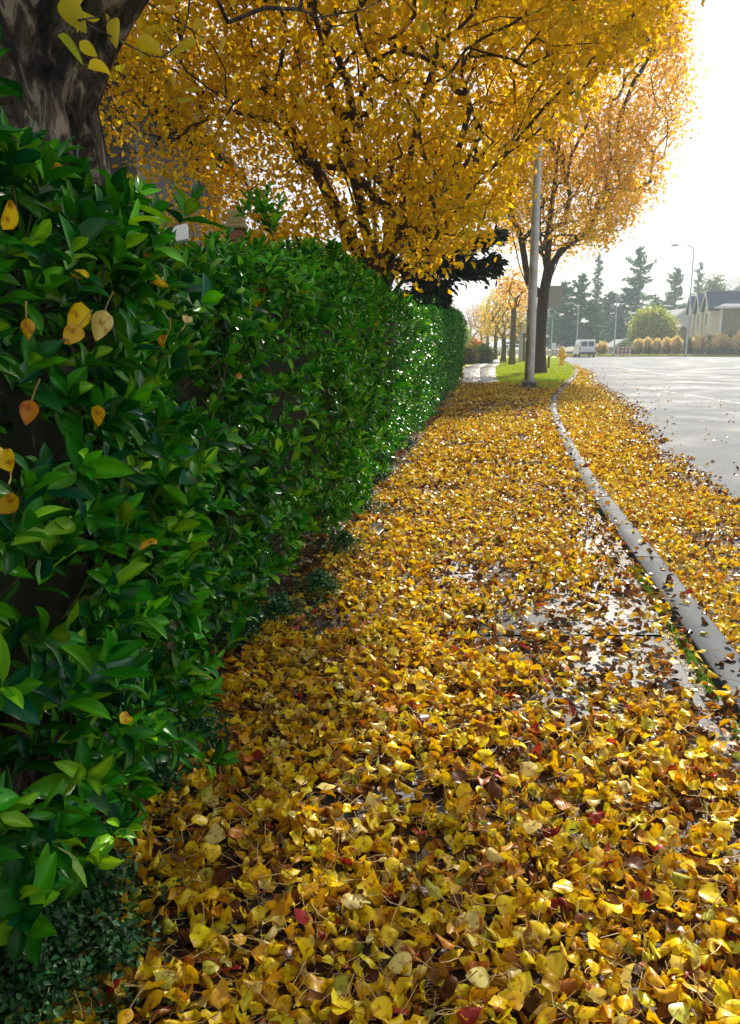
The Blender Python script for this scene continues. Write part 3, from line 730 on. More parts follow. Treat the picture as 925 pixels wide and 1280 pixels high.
    if ns >= 5:
        mb = MB()
        idx = r.choice(N, min(N, 260), replace=False)
        for i in idx:
            t_ = q[i]; s_ = t_ - ax[i] * .16 - nrm[i] * .04
            mb.tube([s_, (s_ + t_) / 2 + r.normal(size=3) * .006, t_ + ax[i] * .03], [.0028, .0024, .0014], 4)
        tag(mb.build('twigs', M_BARK2, root), kind='stuff')
    return root
GREEN = [(.018, .18, .008), (.007, .09, .012), (.055, .29, .008), (.18, .44, .015), (.005, .09, .04)]
GWT = [28, 18, 28, 9, 7]
GREEN2 = [(.028, .25, .008), (.012, .14, .008), (.08, .36, .010), (.20, .48, .015)]
SPEC = [
 (-.9, .62, 1.56, 'large-leaved green shrub at the extreme left edge, closest of the hedge', 101, .062, 270, GREEN, GWT, (), 1.0, 0.02),
 (.50, 2.12, 1.49, 'big glossy dark green shrub filling the left foreground with yellow leaves caught in it', 102, .062, 310, GREEN, GWT, ((.1, -.5, .12, 10),), 1.0, .19),
 (2.05, 3.45, 1.37, 'darker green shrub just past the foreground one, opposite the bare slabs by the kerb', 103, .060, 240, GREEN, GWT, (), 1.0, .05),
 (3.40, 4.75, 1.54, 'bright green shrub with a tall tuft of shoots, left of the golden tree trunk', 104, .060, 190, GREEN2, [3, 2, 3, 2], ((.2, .15, .42, 26), (.1, -.2, .15, 8)), 1.0, .10),
 (4.65, 6.3, 1.66, 'bright green sunlit-topped shrub in front of the golden tree trunk', 105, .058, 180, GREEN2, [3, 2, 3, 2], ((.2, .3, .1, 10),), 1.0, .04),
 (6.2, 8.4, 1.66, 'middle-green shrub of the hedge around the foot of the golden tree', 106, .06, 150, GREEN2, [4, 3, 2, 1], (), 1.0, .05),
 (8.3, 11.2, 1.62, 'finely leaved green shrub just beyond the golden tree in the hedge', 107, .06, 130, GREEN2, [4, 3, 2, 1], (), 1.0, .05),
 (11.1, 15.2, 1.68, 'dense narrow-looking green shrub before the last stretch of the hedge', 108, .062, 110, GREEN2, [4, 4, 2, 1], (), 1.1, .04),
 (15.3, 20.5, 1.85, 'taller flat-topped green shrub second from the far end of the hedge', 109, .07, 90, GREEN2, [4, 4, 2, .7], (), 1.2, .04),
 (20.6, 27.5, 2.15, 'smooth clipped green block at the far end of the hedge beside the bright path', 110, .075, 80, GREEN2, [4, 4, 2, .7], (), 1.4, .04),
]
for (y0, y1, H, lab, sd_, ls, sh, gp, gw, tl, wd_, bu) in SPEC:
    hedge_shrub(y0, y1, H, lab, sd_, ls, sh, gp, gw, tl, wd_, bu, ns=(7 if y1 < 2.5 else 5 if y1 < 6.5 else 3))

# ------------------------------------------------------------------ fallen leaves: the carpet
def ground_leaf_parts(N_fn_pos, ns, nv, r, stalks=False, zr=.035, sizes=(.030, .053)):
    pos = N_fn_pos; N = len(pos)
    tl = .40 + .45 * r.random(N)
    nrm = np.stack([r.normal(size=N) * tl, r.normal(size=N) * tl, np.ones(N) * np.where(r.random(N) < .12, -1, 1)], 1)
    d = np.stack([r.normal(size=N), r.normal(size=N), r.normal(size=N) * .1], 1)
    fr = frames(nrm, d, None); sz = r.uniform(*sizes, N)
    curl = r.normal(size=N) * 1.15; fold = r.normal(size=N) * .8 + .1
    hard = r.random(N) < .28; curl = np.where(hard, curl * 1.9, curl); fold = np.where(hard, fold * 1.7, fold)
    col = pick(PAL_FALL, W_FALL, N, r, .14)
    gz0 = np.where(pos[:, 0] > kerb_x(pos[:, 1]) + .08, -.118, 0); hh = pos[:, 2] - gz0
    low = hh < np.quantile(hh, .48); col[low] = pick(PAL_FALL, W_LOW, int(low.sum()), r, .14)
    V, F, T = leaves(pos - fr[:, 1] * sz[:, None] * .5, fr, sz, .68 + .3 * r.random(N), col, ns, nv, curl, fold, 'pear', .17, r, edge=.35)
    gz = np.where(V[:, 0] > kerb_x(V[:, 1]) + .08, -.115, .003); V[:, 2] = np.maximum(V[:, 2], gz + .0 * V[:, 2])
    parts = [(V, F, T)]
    if stalks:
        k = r.random(N) < .6; b0 = pos[k] - fr[k, 1] * sz[k, None] * .5; M_ = k.sum(); ln = r.uniform(.025, .05, M_)[:, None]
        dd = -fr[k, 1] + r.normal(size=(M_, 3)) * .3; dd[:, 2] = np.abs(dd[:, 2]) * .7
        p1 = b0 + dd * ln * .5; p2 = b0 + dd * ln + r.normal(size=(M_, 3)) * .006
        sv = []; 
        wd = np.cross(dd, np.array([0, 0, 1.0])); wd /= np.linalg.norm(wd, axis=1, keepdims=True) + 1e-9; wd *= .0009
        up = np.array([0, 0, .0014])
        for p_ in (b0, p1, p2): sv += [p_ - wd, p_ + wd, p_ + up]
        SV = np.stack(sv, 1); SV[:, :, 2] = np.maximum(SV[:, :, 2], np.where(SV[:, :, 0] > kerb_x(SV[:, :, 1]) + .08, -.114, .004))
        f = []
        for q in (0, 3):
            for a_, b_ in ((0, 1), (1, 2), (2, 0)): f.append((q + a_, q + b_, q + 3 + b_, q + 3 + a_))
        SF = (np.array(f)[None] + (np.arange(M_) * 9)[:, None, None]).reshape(-1, 4)
        ST = np.repeat(pick([(.62, .45, .15), (.45, .25, .08), (.72, .6, .3)], [3, 2, 1], M_, r), 9, 0)
        parts.append((SV.reshape(-1, 3), SF, ST))
    return parts
def road_edge(Y): return np.interp(Y, [-2, 2, 4, 5.5, 7.3, 8.8, 11.6, 17.0, 24.4, 31, 40, 60], [4.2, 3.9, 3.4, 3.3, 3.35, 3.55, 4.25, 5.7, 7.3, 8.6, 11.0, 14.6])
def dens(X, Y, r):
    xk = kerb_x(Y); s = X - xk; hx = hedge_x(Y)
    n1 = fnoise(X, Y, 2.2, 1); n2 = fnoise(X, Y, 5.0, 4)
    d = np.ones_like(X)
    # bare strip of wet slabs left of the kerb
    bare = np.interp(Y, [1.5, 2.2, 3.0, 4.2, 5.6, 7.0], [.05, .22, .38, .40, .25, .0])
    m = (s < -.02) & (s > -bare - .45)
    k = np.clip((-s - bare * .75) / .35, 0, 1); 
    thin = np.where((Y > 1.4) & (Y < 7), .26 + .74 * np.clip(k + (n1 - .5) * 1.3, 0, 1), 1)
    d = np.where(m & (bare > .02), thin, d)
    # middle of the path slightly thinner in patches
    d *= np.where((Y > 1.8) & (s < -.3), np.clip(.38 + (n1 - .32) * 3.2, .3, 1), 1)
    # kerb top
    d = np.where((s > -.085) & (s < .085), np.where(Y < 2.3, .22, .06), d)
    # sunlit patch up the path imitated by thinner leaf cover
    d *= np.where((Y > 12.5) & (Y < 17.5) & (s < 0), .75, 1)
    d = np.where((s > -.22) & (s < -.02) & (Y < 3.2) & (Y > 2.0), d * .4, d)
    # road side
    e = road_edge(Y) - X; t = np.clip((e + (n2 - .5) * .8) / .7, 0, 1)
    rd = t * np.where(Y < 6.5, np.clip(.22 + np.clip((Y - 3.2) / 3.5, 0, 1) * .7 + (n1 - .45) * 2.2, .04, 1), 1)
    rd = np.where(s < .4, np.maximum(rd, .72), rd)
    d = np.where(s > .085, rd, d)
    # a few strays further out
    d = np.where((s > .1), np.maximum(d, .012 * (e > -2.2) * np.exp(-np.abs(np.minimum(e, 0)) * .9)), d)
    # lawn and far path
    d = np.where((Y > 25.5) & (s < 0), np.where(X > walk_r_far(Y), .04, .03) * (Y < 50), d)
    d = np.where((Y > 22) & (Y <= 25.5) & (s < 0), d * .8, d)
    # hedge foot
    f = X - hx; d = np.where(f < .0, np.clip(.62 + f * 1.5, .10, 1) * np.clip(.2 + n1 * 1.4, 0, 1), d)
    return np.clip(d, 0, 1)
def scatter(y0, y1, per, r, xmargin=.9, layers=.035):
    # area-uniform samples
    W = lambda y: .62 * y + xmargin
    n = int(per * (y1 - y0) * (2 * W(y1))); Y = r.uniform(y0, y1, n); X = r.uniform(-W(y1), W(y1), n)
    k = (X > hedge_x(Y) - .45) & (X < W(Y)) & (X < road_edge(Y) + 2.4); X = X[k]; Y = Y[k]
    D = dens(X, Y, r); k = r.random(len(X)) < D; X = X[k]; Y = Y[k]; D = D[k]
    s = X - kerb_x(Y)
    zmax = layers * np.clip(D * 1.1, .2, 1)
    Z = .006 + zmax * r.random(len(X)) ** .8
    Z = np.where(s > .08, Z - .118 + np.clip(1 - (s - .08) / .5, 0, 1) * .045 * r.random(len(X)), Z)
    Z = np.where(np.abs(s) <= .08, .016 + .01 * r.random(len(X)), Z)
    Z = np.where(X < hedge_x(Y), Z - .02, Z)
    return np.stack([X, Y, Z], 1)
r = np.random.default_rng(55)
parts = []
p = scatter(.35, 3.2, 3100, r, layers=.045); parts += ground_leaf_parts(p, 6, 5, r, True)
p = scatter(3.2, 7, 2300, r, layers=.04); parts += ground_leaf_parts(p, 5, 3, r, True)
p = scatter(7, 14, 1150, r, layers=.04); parts += ground_leaf_parts(p, 4, 3, r, False, sizes=(.042, .07))
p = scatter(14, 26, 560, r, layers=.04); parts += ground_leaf_parts(p, 3, 3, r, False, sizes=(.055, .085))
p = scatter(26, 55, 220, r, layers=.04); parts += ground_leaf_parts(p, 3, 3, r, False, sizes=(.07, .11))
V, F, T = merge(parts)
tag(link('leaf_carpet', mesh_np('leaf_carpet', V, F, M_FALL, T, smooth=True)), 'thick carpet of fallen yellow and brown leaves over path, kerb and gutter', 'leaf litter', kind='stuff')
print('carpet verts', len(V))
# trodden litter below the thick carpet, coloured dark to deepen the shaded gaps
def litter():
    r = np.random.default_rng(3); Ys = np.concatenate([np.linspace(.2, 8, 160), np.linspace(8.05, 25, 150)]); nx = 60
    V = []
    t = np.linspace(0, 1, nx); X = (hedge_x(Ys) - .35)[:, None] * (1 - t) + (kerb_x(Ys) - .1)[:, None] * t
    Y = np.repeat(Ys[:, None], nx, 1); D = dens(X, Y, r) 
    Z = np.where(D > .62, .0125, -.015) + .010 * (fnoise(X, Y, 14) - .5)
    V = np.stack([X, Y, Z], -1).reshape(-1, 3)
    i = np.arange(len(Ys) - 1)[:, None]; j = np.arange(nx - 1)[None, :]
    F = np.stack([i * nx + j, i * nx + j + 1, (i + 1) * nx + j + 1, (i + 1) * nx + j], -1).reshape(-1, 4)
    tag(link('leaf_mulch', mesh_np('leaf_mulch', V, [F], M_LITTER, smooth=True)), 'dark wet trodden leaf mulch under the yellow leaf carpet, darkened for shaded gaps', 'leaf litter', kind='stuff')
litter()

# ------------------------------------------------------------------ the 300 leaves that show largest, each its own object
CLS = [('bright yellow', (.95, .68, .012), 14), ('pale cream yellow', (.90, .74, .24), 3), ('golden ochre', (.72, .42, .012), 8), ('rusty orange', (.62, .24, .02), 1.5), ('deep red', (.36, .025, .02), 1.0), ('dark brown', (.16, .06, .02), 2.5), ('yellow-green', (.50, .50, .06), 2)]
def single_leaf(pos, fr, size, curl, fold, color, label, group, r, ratio=.8, cat='leaf', stalk=True, nm='fallen_leaf', mt=M_FALL):
    V, F, T = leaves(np.zeros((1, 3)), np.eye(3)[None], np.array([size]), ratio, np.array([color]), 9, 7, curl, fold, 'pear', .10, r, edge=.75)
    V[:, 1] -= size * .5
    o = link(nm, mesh_np(nm, V, [F], mt, T, smooth=True)); tag(o, label, cat, group)
    M4 = Matrix((Vector(fr[0]), Vector(fr[1]), Vector(fr[2]))).transposed().to_4x4(); M4.translation = Vector(pos)
    o.matrix_world = M4
    if stalk and not ('hedge' in str(group) and r.random() < .6):
        mb = MB(); L = random.uniform(.018, .034) if 'hedge' in str(group) else random.uniform(.03, .05); a = random.uniform(-.35, .35); b0 = -size * .5
        mb.tube([(0, b0 + .002, 0), (a * L * .3, b0 - L * .5, .004), (a * L, b0 - L, .010 + random.uniform(-.004, .008))], [.0011, .0009, .0012], 5)
        mb.build('stalk', M_STALK, o, smooth=True)
    return o
r = np.random.default_rng(77); placed = []; cnt = 0
names = [c[0] for c in CLS]; pw = np.array([c[2] for c in CLS], float); pw /= pw.sum()
tries = 0
while cnt < 292 and tries < 20000:
    tries += 1
    px = r.uniform(120, 940); py = r.uniform(880, 1300) if r.random() < .78 else r.uniform(760, 880)
    X, Y, _ = P(px, py, .03)
    if X < hedge_x(Y) + .10 or abs(X - kerb_x(Y)) < .1 or X > kerb_x(Y) + .08: continue
    if any((X - a) ** 2 + (Y - b) ** 2 < .043 ** 2 for a, b in placed): continue
    placed.append((X, Y)); c = CLS[r.choice(len(CLS), p=pw)]
    nrm = np.array([[r.normal() * .33, r.normal() * .33 - .12, 1.0]]); d = np.array([[r.normal(), r.normal(), 0]])
    fr = frames(nrm, d, None)[0]; cu = r.normal() * .7; fo = -abs(r.normal()) * .5 + .1
    curled = abs(cu) > .75 or abs(fo) > .6
    if X < hedge_x(Y) + .45: zone = 'by the hedge foot'
    elif X > kerb_x(Y) - .55: zone = 'nearest the kerb'
    elif Y < 1.35: zone = 'along the bottom edge'
    elif Y < 2.0: zone = 'in the foreground'
    else: zone = 'in mid path'
    tip = fr[1]; sz_ = r.uniform(.036, .056)
    way = ('towards the kerb' if tip[0] > 0 else 'towards the hedge') if abs(tip[0]) > abs(tip[1]) else ('away up the path' if tip[1] > 0 else 'towards the viewer')
    lab = f"{'large ' if sz_ > .047 else ''}{c[0]} {'curled' if curled else 'flat'} fallen leaf pointing {way}, {zone}"
    col = np.clip(np.array(c[1]) * (1 + r.normal() * .08), 0, .95)
    single_leaf((X, Y, .052 + .012 * r.random()), fr, sz_, cu, fo, col, lab, 'single leaves lying on top of the leaf carpet', r, ratio=r.uniform(.75, 1.0)); cnt += 1

# leaves caught in the hedge  (photo px, py, depth guess, colour, label)
CAUGHT = [
 (70, 214, 1.25, 2, 'small ochre leaf caught high in the foreground shrub below the trunk'),
 (10, 268, 1.1, 0, 'yellow leaf at the left edge caught near the shrub top'),
 (98, 345, 1.2, 0, 'yellow leaf caught upright among green leaves, left of the rust-red one'),
 (34, 412, 1.1, 2, 'ochre leaf caught near the left edge, midway up the foreground shrub'),
 (95, 398, 1.15, 0, 'wide yellow leaf caught in front of dark foliage near upper left'),
 (90, 420, 1.15, 2, 'small ochre leaf just below the wide yellow leaf'),
 (125, 407, 1.15, 1, 'pale thin leaf beside the wide yellow leaf in the shrub'),
 (36, 516, 1.1, 3, 'rusty leaf caught edge-on near the left side of the shrub'),
 (122, 520, 1.2, 2, 'curled brown-gold leaf hanging vertically in the foreground shrub'),
 (8, 575, 1.0, 0, 'cream yellow leaf cut by the left edge, upper of two'),
 (10, 632, 1.0, 2, 'brown-spotted leaf cut by the left edge, lower of two'),
 (180, 318, 1.5, 3, 'large rusty orange leaf caught at the top of the foreground shrub'),
 (192, 360, 1.5, 0, 'bright yellow leaf below the large rusty one'),
 (203, 427, 1.6, 2, 'small gold leaf in the gap right of the foreground shrub'),
 (235, 396, 1.7, 1, 'pale narrow leaf hanging point up between the first shrubs'),
 (330, 362, 2.6, 4, 'dark red leaf caught in the second shrub top'),
 (322, 380, 2.6, 2, 'gold leaf beneath the dark red one in the second shrub'),
 (300, 470, 2.4, 3, 'orange leaf caught midway up the darker shrub'),
 (265, 575, 2.0, 2, 'ochre leaf in the dark cleft between the first two shrubs'),
 (310, 668, 2.4, 3, 'orange-brown leaf with long stalk low in the darker shrub'),
 (185, 680, 1.45, 2, 'small ochre leaf caught low in the foreground shrub'),
 (470, 405, 5.2, 2, 'tiny gold leaf caught in the bright shrub below the golden tree'),
 (160, 895, 1.55, 0, 'small yellow leaf caught in the lowest foliage of the foreground shrub'),
]
for (px, py, Y, ci, lab) in CAUGHT:
    X = hedge_x(Y) + .13; 
    # slide along the view ray onto the hedge face
    best = None
    for q in np.linspace(.5, 9, 400):
        x_, y_, z_ = at(px, py, q)
        sp = [s_ for s_ in SPEC if s_[0] - .05 <= y_ <= s_[1] + .05]
        if not sp: continue
        s_ = sp[-1]; yc = (s_[0] + s_[1]) / 2; L = (s_[1] - s_[0]) / 2; a = s_[10] / 2 + s_[11]; cx = float(hedge_x(yc)) - s_[10] / 2
        u = abs((x_ - cx - (y_ - yc) * .08) / (a + .03)) ** 4 + abs((y_ - yc) / (L + .03)) ** 4 + abs((z_ - s_[2] / 2) / (s_[2] / 2 + .05)) ** 4
        if u < 1: best = (x_, y_, z_); break
    if best is None: best = at(px, py, Y)
    b = np.array(best); tocam = -b + np.array([0, 0, CAM_H]); tocam /= np.linalg.norm(tocam)
    nrm = (tocam + r.normal(size=3) * .45 + np.array([0, 0, .5]))[None]; d = (np.array([0, 0, -.5]) + r.normal(size=3) * 1.0)[None]
    fr = frames(nrm, d, None)[0]
    single_leaf(tuple(b + tocam * .0), fr, r.uniform(.028, .040) * (1.2 if 'large' in lab or 'wide' in lab else 1), r.normal() * .9, r.normal() * .5, np.array(CLS[ci][1]), lab, 'fallen leaves caught in the hedge', r)

# ------------------------------------------------------------------ low ground cover at the hedge foot
def cotoneaster():
    r = np.random.default_rng(12); P_ = []
    spots = [(70, 1215, .20, 900), (20, 1170, .22, 600), (135, 1150, .10, 220), (150, 1230, .09, 180), (60, 1270, .14, 400), (245, 935, .13, 900), (300, 800, .15, 900), (350, 775, .12, 500), (400, 745, .13, 700), (430, 690, .16, 500), (455, 640, .2, 450), (210, 990, .10, 300), (480, 600, .25, 500), (510, 560, .3, 500)]
    for px, py, rad, n in spots:
        x, y, _ = P(px, py); n = int(n * .6); a = r.random(n) * 6.28; q = rad * np.abs(r.normal(size=n)) * .62 * (.6 + .8 * vnoise(a * 1.6, a * 0 + px, 1))
        z = .015 + .09 * r.random(n) * np.exp(-(q / rad) ** 2) + .01
        P_.append(np.stack([x + q * np.cos(a) * .8, y + q * np.sin(a) * 1.2, z], 1))
    C = np.concatenate(P_); per = 5; N = len(C) * per
    pos = np.repeat(C, per, 0) + r.normal(size=(N, 3)) * .010; nrm = rand_dirs(N, r) * .7; nrm[:, 2] += .7
    fr = frames(nrm, rand_dirs(N, r), None)
    col = pick([(.02, .12, .02), (.04, .17, .04), (.012, .06, .02), (.10, .22, .05)], [4, 3, 3, 1], N, r, .2)
    V, F, T = leaves(pos, fr, r.uniform(.011, .019, N), .62, col, 4, 3, -.3, .3, 'laurel', r=r)
    tag(link('ground_cover', mesh_np('ground_cover', V, [F], M_COTON, T, smooth=True)), 'low tiny-leaved dark green ground cover creeping along the hedge foot', 'ground cover', kind='stuff')
cotoneaster()
# flat dark stones that show between the leaves
M_SLAB = wet_concrete('dark_stone', (.03, .032, .036), (.06, .062, .07), .2, .5, 3)
for (px, py, sx, sy, rz, lab) in ((468, 668, .12, .26, -.25, 'dark flat edging stone showing among leaves beside the hedge foot, the farther one'), (400, 800, .16, .11, .1, 'dark flat edging stone half under leaves near the hedge foot, the nearer one')):
    x, y, _ = P(px, py); mb = MB(); mb.prism([(-sx / 2, 0), (sx / 2, 0), (sx / 2 * .96, .045), (-sx / 2 * .96, .045)], -sy / 2, sy / 2)
    o = mb.build('edging_stone', M_SLAB, bevel=.006); o.location = (x, y, -.006); o.rotation_euler = (R(2), R(2), rz); tag(o, lab, 'stone', 'edging stones')

# ------------------------------------------------------------------ lawn grass
def grass():
    r = np.random.default_rng(5); n = 60000; Y = 22.5 + (r.random(n) ** 1.6) * 60; X = r.random(n)
    l = np.where(Y < 26.5, 4.3, walk_r_far(Y)) + .03; X = l + (kerb_x(Y) - .12 - l) * X
    h = r.uniform(.04, .09, n); a = r.random(n) * 3.14; w_ = .012
    D = np.stack([np.cos(a) * w_, np.sin(a) * w_, np.zeros(n)], 1); b = np.stack([X, Y, np.full(n, -.01)], 1)
    t = b + np.stack([r.normal(size=n) * .02, r.normal(size=n) * .02, h], 1)
    V = np.stack([b - D, b + D, t], 1).reshape(-1, 3); F = np.arange(n * 3).reshape(-1, 3)
    c = np.repeat(pick([(.32, .42, .03), (.24, .34, .025), (.48, .48, .06)], [4, 3, 2], n, r), 3, 0)
    tag(link('lawn_grass', mesh_np('lawn_grass', V, [F], M_GRASS, c)), 'short bright green grass blades of the lawn between path and kerb', 'grass', kind='stuff')
grass()
def verge_grass():
    r = np.random.default_rng(6); n = 26000; X = r.uniform(24, 75, n); Y = r.uniform(103.2, 112, n); h = r.uniform(.1, .3, n); a = r.random(n) * 3.14
    D = np.stack([np.cos(a), np.sin(a), 0 * a], 1) * .04; b = np.stack([X, Y, np.full(n, -.03)], 1); t = b + np.stack([r.normal(size=n) * .05, r.normal(size=n) * .05, h], 1)
    c = np.repeat(pick([(.30, .32, .08), (.45, .38, .12), (.2, .28, .06)], [4, 3, 2], n, r), 3, 0)
    tag(link('verge_grass', mesh_np('verge_grass', np.stack([b - D, b + D, t], 1).reshape(-1, 3), [np.arange(n * 3).reshape(-1, 3)], M_GRASS, c)), 'rough yellow-green grass on the verge across the road', 'grass', kind='stuff')
verge_grass()
def moss_strip():
    r = np.random.default_rng(8); n = 9000; Y = r.uniform(1.5, 9, n); X = kerb_x(Y) - .12 + r.normal(size=n) * .010
    k = fnoise(X * 0, Y, 2.0) > .55; X = X[k]; Y = Y[k]; n = len(X); a = r.random(n) * 3.14
    D = np.stack([np.cos(a), np.sin(a), 0 * a], 1) * .0035; b = np.stack([X, Y, np.full(n, -.03)], 1); t = b + np.stack([r.normal(size=n) * .006, r.normal(size=n) * .006, r.uniform(.025, .045, n)], 1)
    c = np.repeat(pick([(.10, .22, .02), (.16, .30, .03)], [1, 1], n, r), 3, 0)
    tag(link('moss_tufts', mesh_np('moss_tufts', np.stack([b - D, b + D, t], 1).reshape(-1, 3), [np.arange(n * 3).reshape(-1, 3)], M_GRASS, c)), 'green moss and grass growing in the joint beside the kerb', 'moss', kind='stuff')
moss_strip()

# ------------------------------------------------------------------ street furniture
M_POLE = mat('galvanised', (.42, .43, .43), .45, noise=((.30, .31, .31), 3, .4, .65), metal=.35, bump=.1, bscale=60)
def olive_side_pole():  # olive-yellow blotches increase towards the left side
    m = mat('weathered_pole', (.68, .68, .66), .6, noise=((.50, .51, .50), 4, .4, .65), bump=.25, bscale=30)
    n = m.node_tree; b = n.nodes['Principled BSDF']; src = b.inputs['Base Color'].links[0].from_socket
    tc = n.nodes.new('ShaderNodeTexCoord'); sp = n.nodes.new('ShaderNodeSeparateXYZ'); n.links.new(tc.outputs['Object'], sp.inputs[0])
    nz = n.nodes.new('ShaderNodeTexNoise'); nz.inputs['Scale'].default_value = 5; n.links.new(tc.outputs['Object'], nz.inputs['Vector'])
    mr = n.nodes.new('ShaderNodeMapRange'); mr.inputs['From Min'].default_value = .02; mr.inputs['From Max'].default_value = -.08; n.links.new(sp.outputs['X'], mr.inputs['Value'])
    ml = n.nodes.new('ShaderNodeMath'); ml.operation = 'MULTIPLY'; n.links.new(mr.outputs[0], ml.inputs[0]); n.links.new(nz.outputs['Fac'], ml.inputs[1])
    m2 = n.nodes.new('ShaderNodeMath'); m2.operation = 'MULTIPLY'; m2.inputs[1].default_value = 1.7; m2.use_clamp = True; n.links.new(ml.outputs[0], m2.inputs[0])
    mx = n.nodes.new('ShaderNodeMix'); mx.data_type = 'RGBA'; n.links.new(m2.outputs[0], mx.inputs['Factor']); n.links.new(src, mx.inputs['A']); mx.inputs['B'].default_value = (.22, .18, .04, 1)
    n.links.new(mx.outputs['Result'], b.inputs['Base Color']); return m
M_WEATH = olive_side_pole()
M_LAMPW = mat('pale_lamp_paint', (.36, .39, .40), .5)
M_LENS = mat('lamp_lens', (.75, .75, .70), .2)
bp_ = P(661, 486); root = empty('light_pole', (bp_[0], bp_[1], -.01)); tag(root, 'thick weathered grey pole with one olive-yellow side, standing on the near end of the lawn', 'pole')
mb = MB(); mb.lathe([(.135, .10), (.132, .5), (.105, 5.0), (.085, 9.5), (.083, 9.52)], n=28); mb.build('shaft', M_WEATH, root, smooth=True)
mb = MB(); mb.box((0, 0, .05), (.42, .42, .12)); mb.box((0, 0, .16), (.36, .36, .10)); mb.build('base_plate', mat('pole_base', (.20, .20, .18), .9, noise=((.07, .07, .06), 8, .4, .6), bump=.8), root, bevel=.02)
for sx in (-1, 1):
    for sy in (-1, 1):
        mb = MB(); mb.lathe([(.022, 0), (.022, .035), (.012, .036), (.012, .07)], (sx * .135, sy * .135, .21), 6); mb.build('bolt', M_POLE, root)
mb = MB(); mb.tube([(0, 0, 9.4), (.5, -.1, 9.9), (1.4, -.2, 10.2), (2.2, -.3, 10.25)], [.06, .055, .05, .045], 10); mb.build('arm', M_POLE, root, smooth=True)
mb = MB(); mb.prism([(2.1, 10.12), (2.8, 10.14), (2.8, 10.24), (2.5, 10.34), (2.1, 10.30)], -.45, -.15); mb.build('lamp_head', M_POLE, root, bevel=.03)

def street_lamp(px, py, ytop, armdir, label, Y=None, arm=2.6, thick=.10, curve=True):
    b = P(px, py, -.05); Y = Y or b[1]; base = at(px, py, Y); top = at(px, ytop, Y); H = top[2] + .05
    o = empty('street_lamp', (base[0], Y, -.05)); tag(o, label, 'street lamp', 'street lamps along the far roads')
    mb = MB(); mb.lathe([(thick * 1.6, 0), (thick * 1.6, .35), (thick, .4), (thick * .6, H - .9)], n=12); mb.build('pole', M_LAMPW, o, smooth=True)
    if curve:
        pts = [(0, 0, H - .95), (0, 0, H - .6), (armdir * .25, 0, H - .25), (armdir * .8, 0, H - .03), (armdir * arm * .7, 0, H), (armdir * arm, 0, H - .02)]
        mb = MB(); mb.tube(pts, [thick * .6, thick * .58, thick * .55, thick * .5, thick * .45, thick * .4], 8); mb.build('arm', M_LAMPW, o, smooth=True)
        mb = MB(); x0 = armdir * arm; x1 = armdir * (arm + .8)
        mb.prism([(x0, H - .14), (x1, H - .10), (x1, H - .02), ((x0 + x1) / 2, H + .07), (x0, H + .05)], -.17, .17); h_ = mb.build('lamp_head', M_LAMPW, o, bevel=.02)
        mb = MB(); mb.prism([(x0 + armdir * .12, H - .155), (x1 - armdir * .12, H - .135), (x1 - armdir * .12, H - .10), (x0 + armdir * .12, H - .12)], -.12, .12); mb.build('lens', M_LENS, h_)
    else:
        mb = MB(); mb.lathe([(thick * .6, H - .92), (.16, H - .85), (.2, H - .5), (.12, H - .3), (.03, H - .1)], n=12); mb.build('lamp_head', M_LAMPW, o, smooth=True)
    return o
street_lamp(857, 447, 306, -1, 'tall pale lamp with long curved arm against the sky, right of the round green tree', Y=101.5, arm=2.0, thick=.10)
street_lamp(767, 447, 365, 1, 'straight pale post-top lamp left of the round green tree', Y=101, curve=False, thick=.10)
street_lamp(720, 447, 379, -1, 'pale lamp with arm curving left, standing just behind the white van', Y=101, arm=1.0, thick=.085)
street_lamp(688.5, 447, 391, -1, 'slender pale lamp with small hooked arm, right of the orange tree trunk', Y=90, arm=.4, thick=.08)
street_lamp(681, 447, 411, -1, 'faint short pale lamp far off, close beside the orange tree trunk', Y=118, arm=.3, thick=.07)

# fire hydrant
M_HYD = mat('hydrant_yellow', (.85, .52, .03), .45, noise=((.68, .38, .02), 6, .4, .7))
hb = P(702, 457); root = empty('fire_hydrant', (hb[0], hb[1], 0), R(10)); tag(root, 'yellow fire hydrant on the lawn between the orange tree and the white van', 'fire hydrant'); root.scale = (1.55, 1.55, 1.55)
mb = MB(); mb.lathe([(.16, 0), (.16, .03), (.105, .035), (.105, .08), (.095, .10), (.095, .46), (.13, .47), (.13, .50), (.11, .51), (.11, .53)], n=24); mb.build('barrel', M_HYD, root, smooth=False)
mb = MB(); mb.lathe([(.125, .53), (.125, .56), (.105, .60), (.08, .66), (.045, .70), (.03, .705), (.03, .76), (.018, .765)], n=20); mb.build('bonnet', M_HYD, root, smooth=False)
for sx, rr in ((1, .055), (-1, .055)):
    mb = MB(); mb.lathe([(rr, 0), (rr, .07), (rr * 1.25, .075), (rr * 1.25, .12), (.02, .125), (.02, .15)], (sx * .08, 0, .38), 14, Matrix.Rotation(R(90 * sx), 3, 'Y')); mb.build('hose_nozzle', M_HYD, root)
mb = MB(); mb.lathe([(.075, 0), (.075, .08), (.095, .085), (.095, .13), (.02, .135), (.02, .16)], (0, -.08, .34), 16, Matrix.Rotation(R(90), 3, 'X')); mb.build('pumper_nozzle', M_HYD, root)
# short brown post on lawn
b = P(685.5, 461); mb = MB(); mb.lathe([(.055, -.05), (.055, .62), (.04, .66)], n=10); o = mb.build('marker_post', mat('brown_post', (.10, .06, .03), .8)); o.location = b; tag(o, 'thin brown knee-high post stuck in the lawn beside the orange tree', 'post')
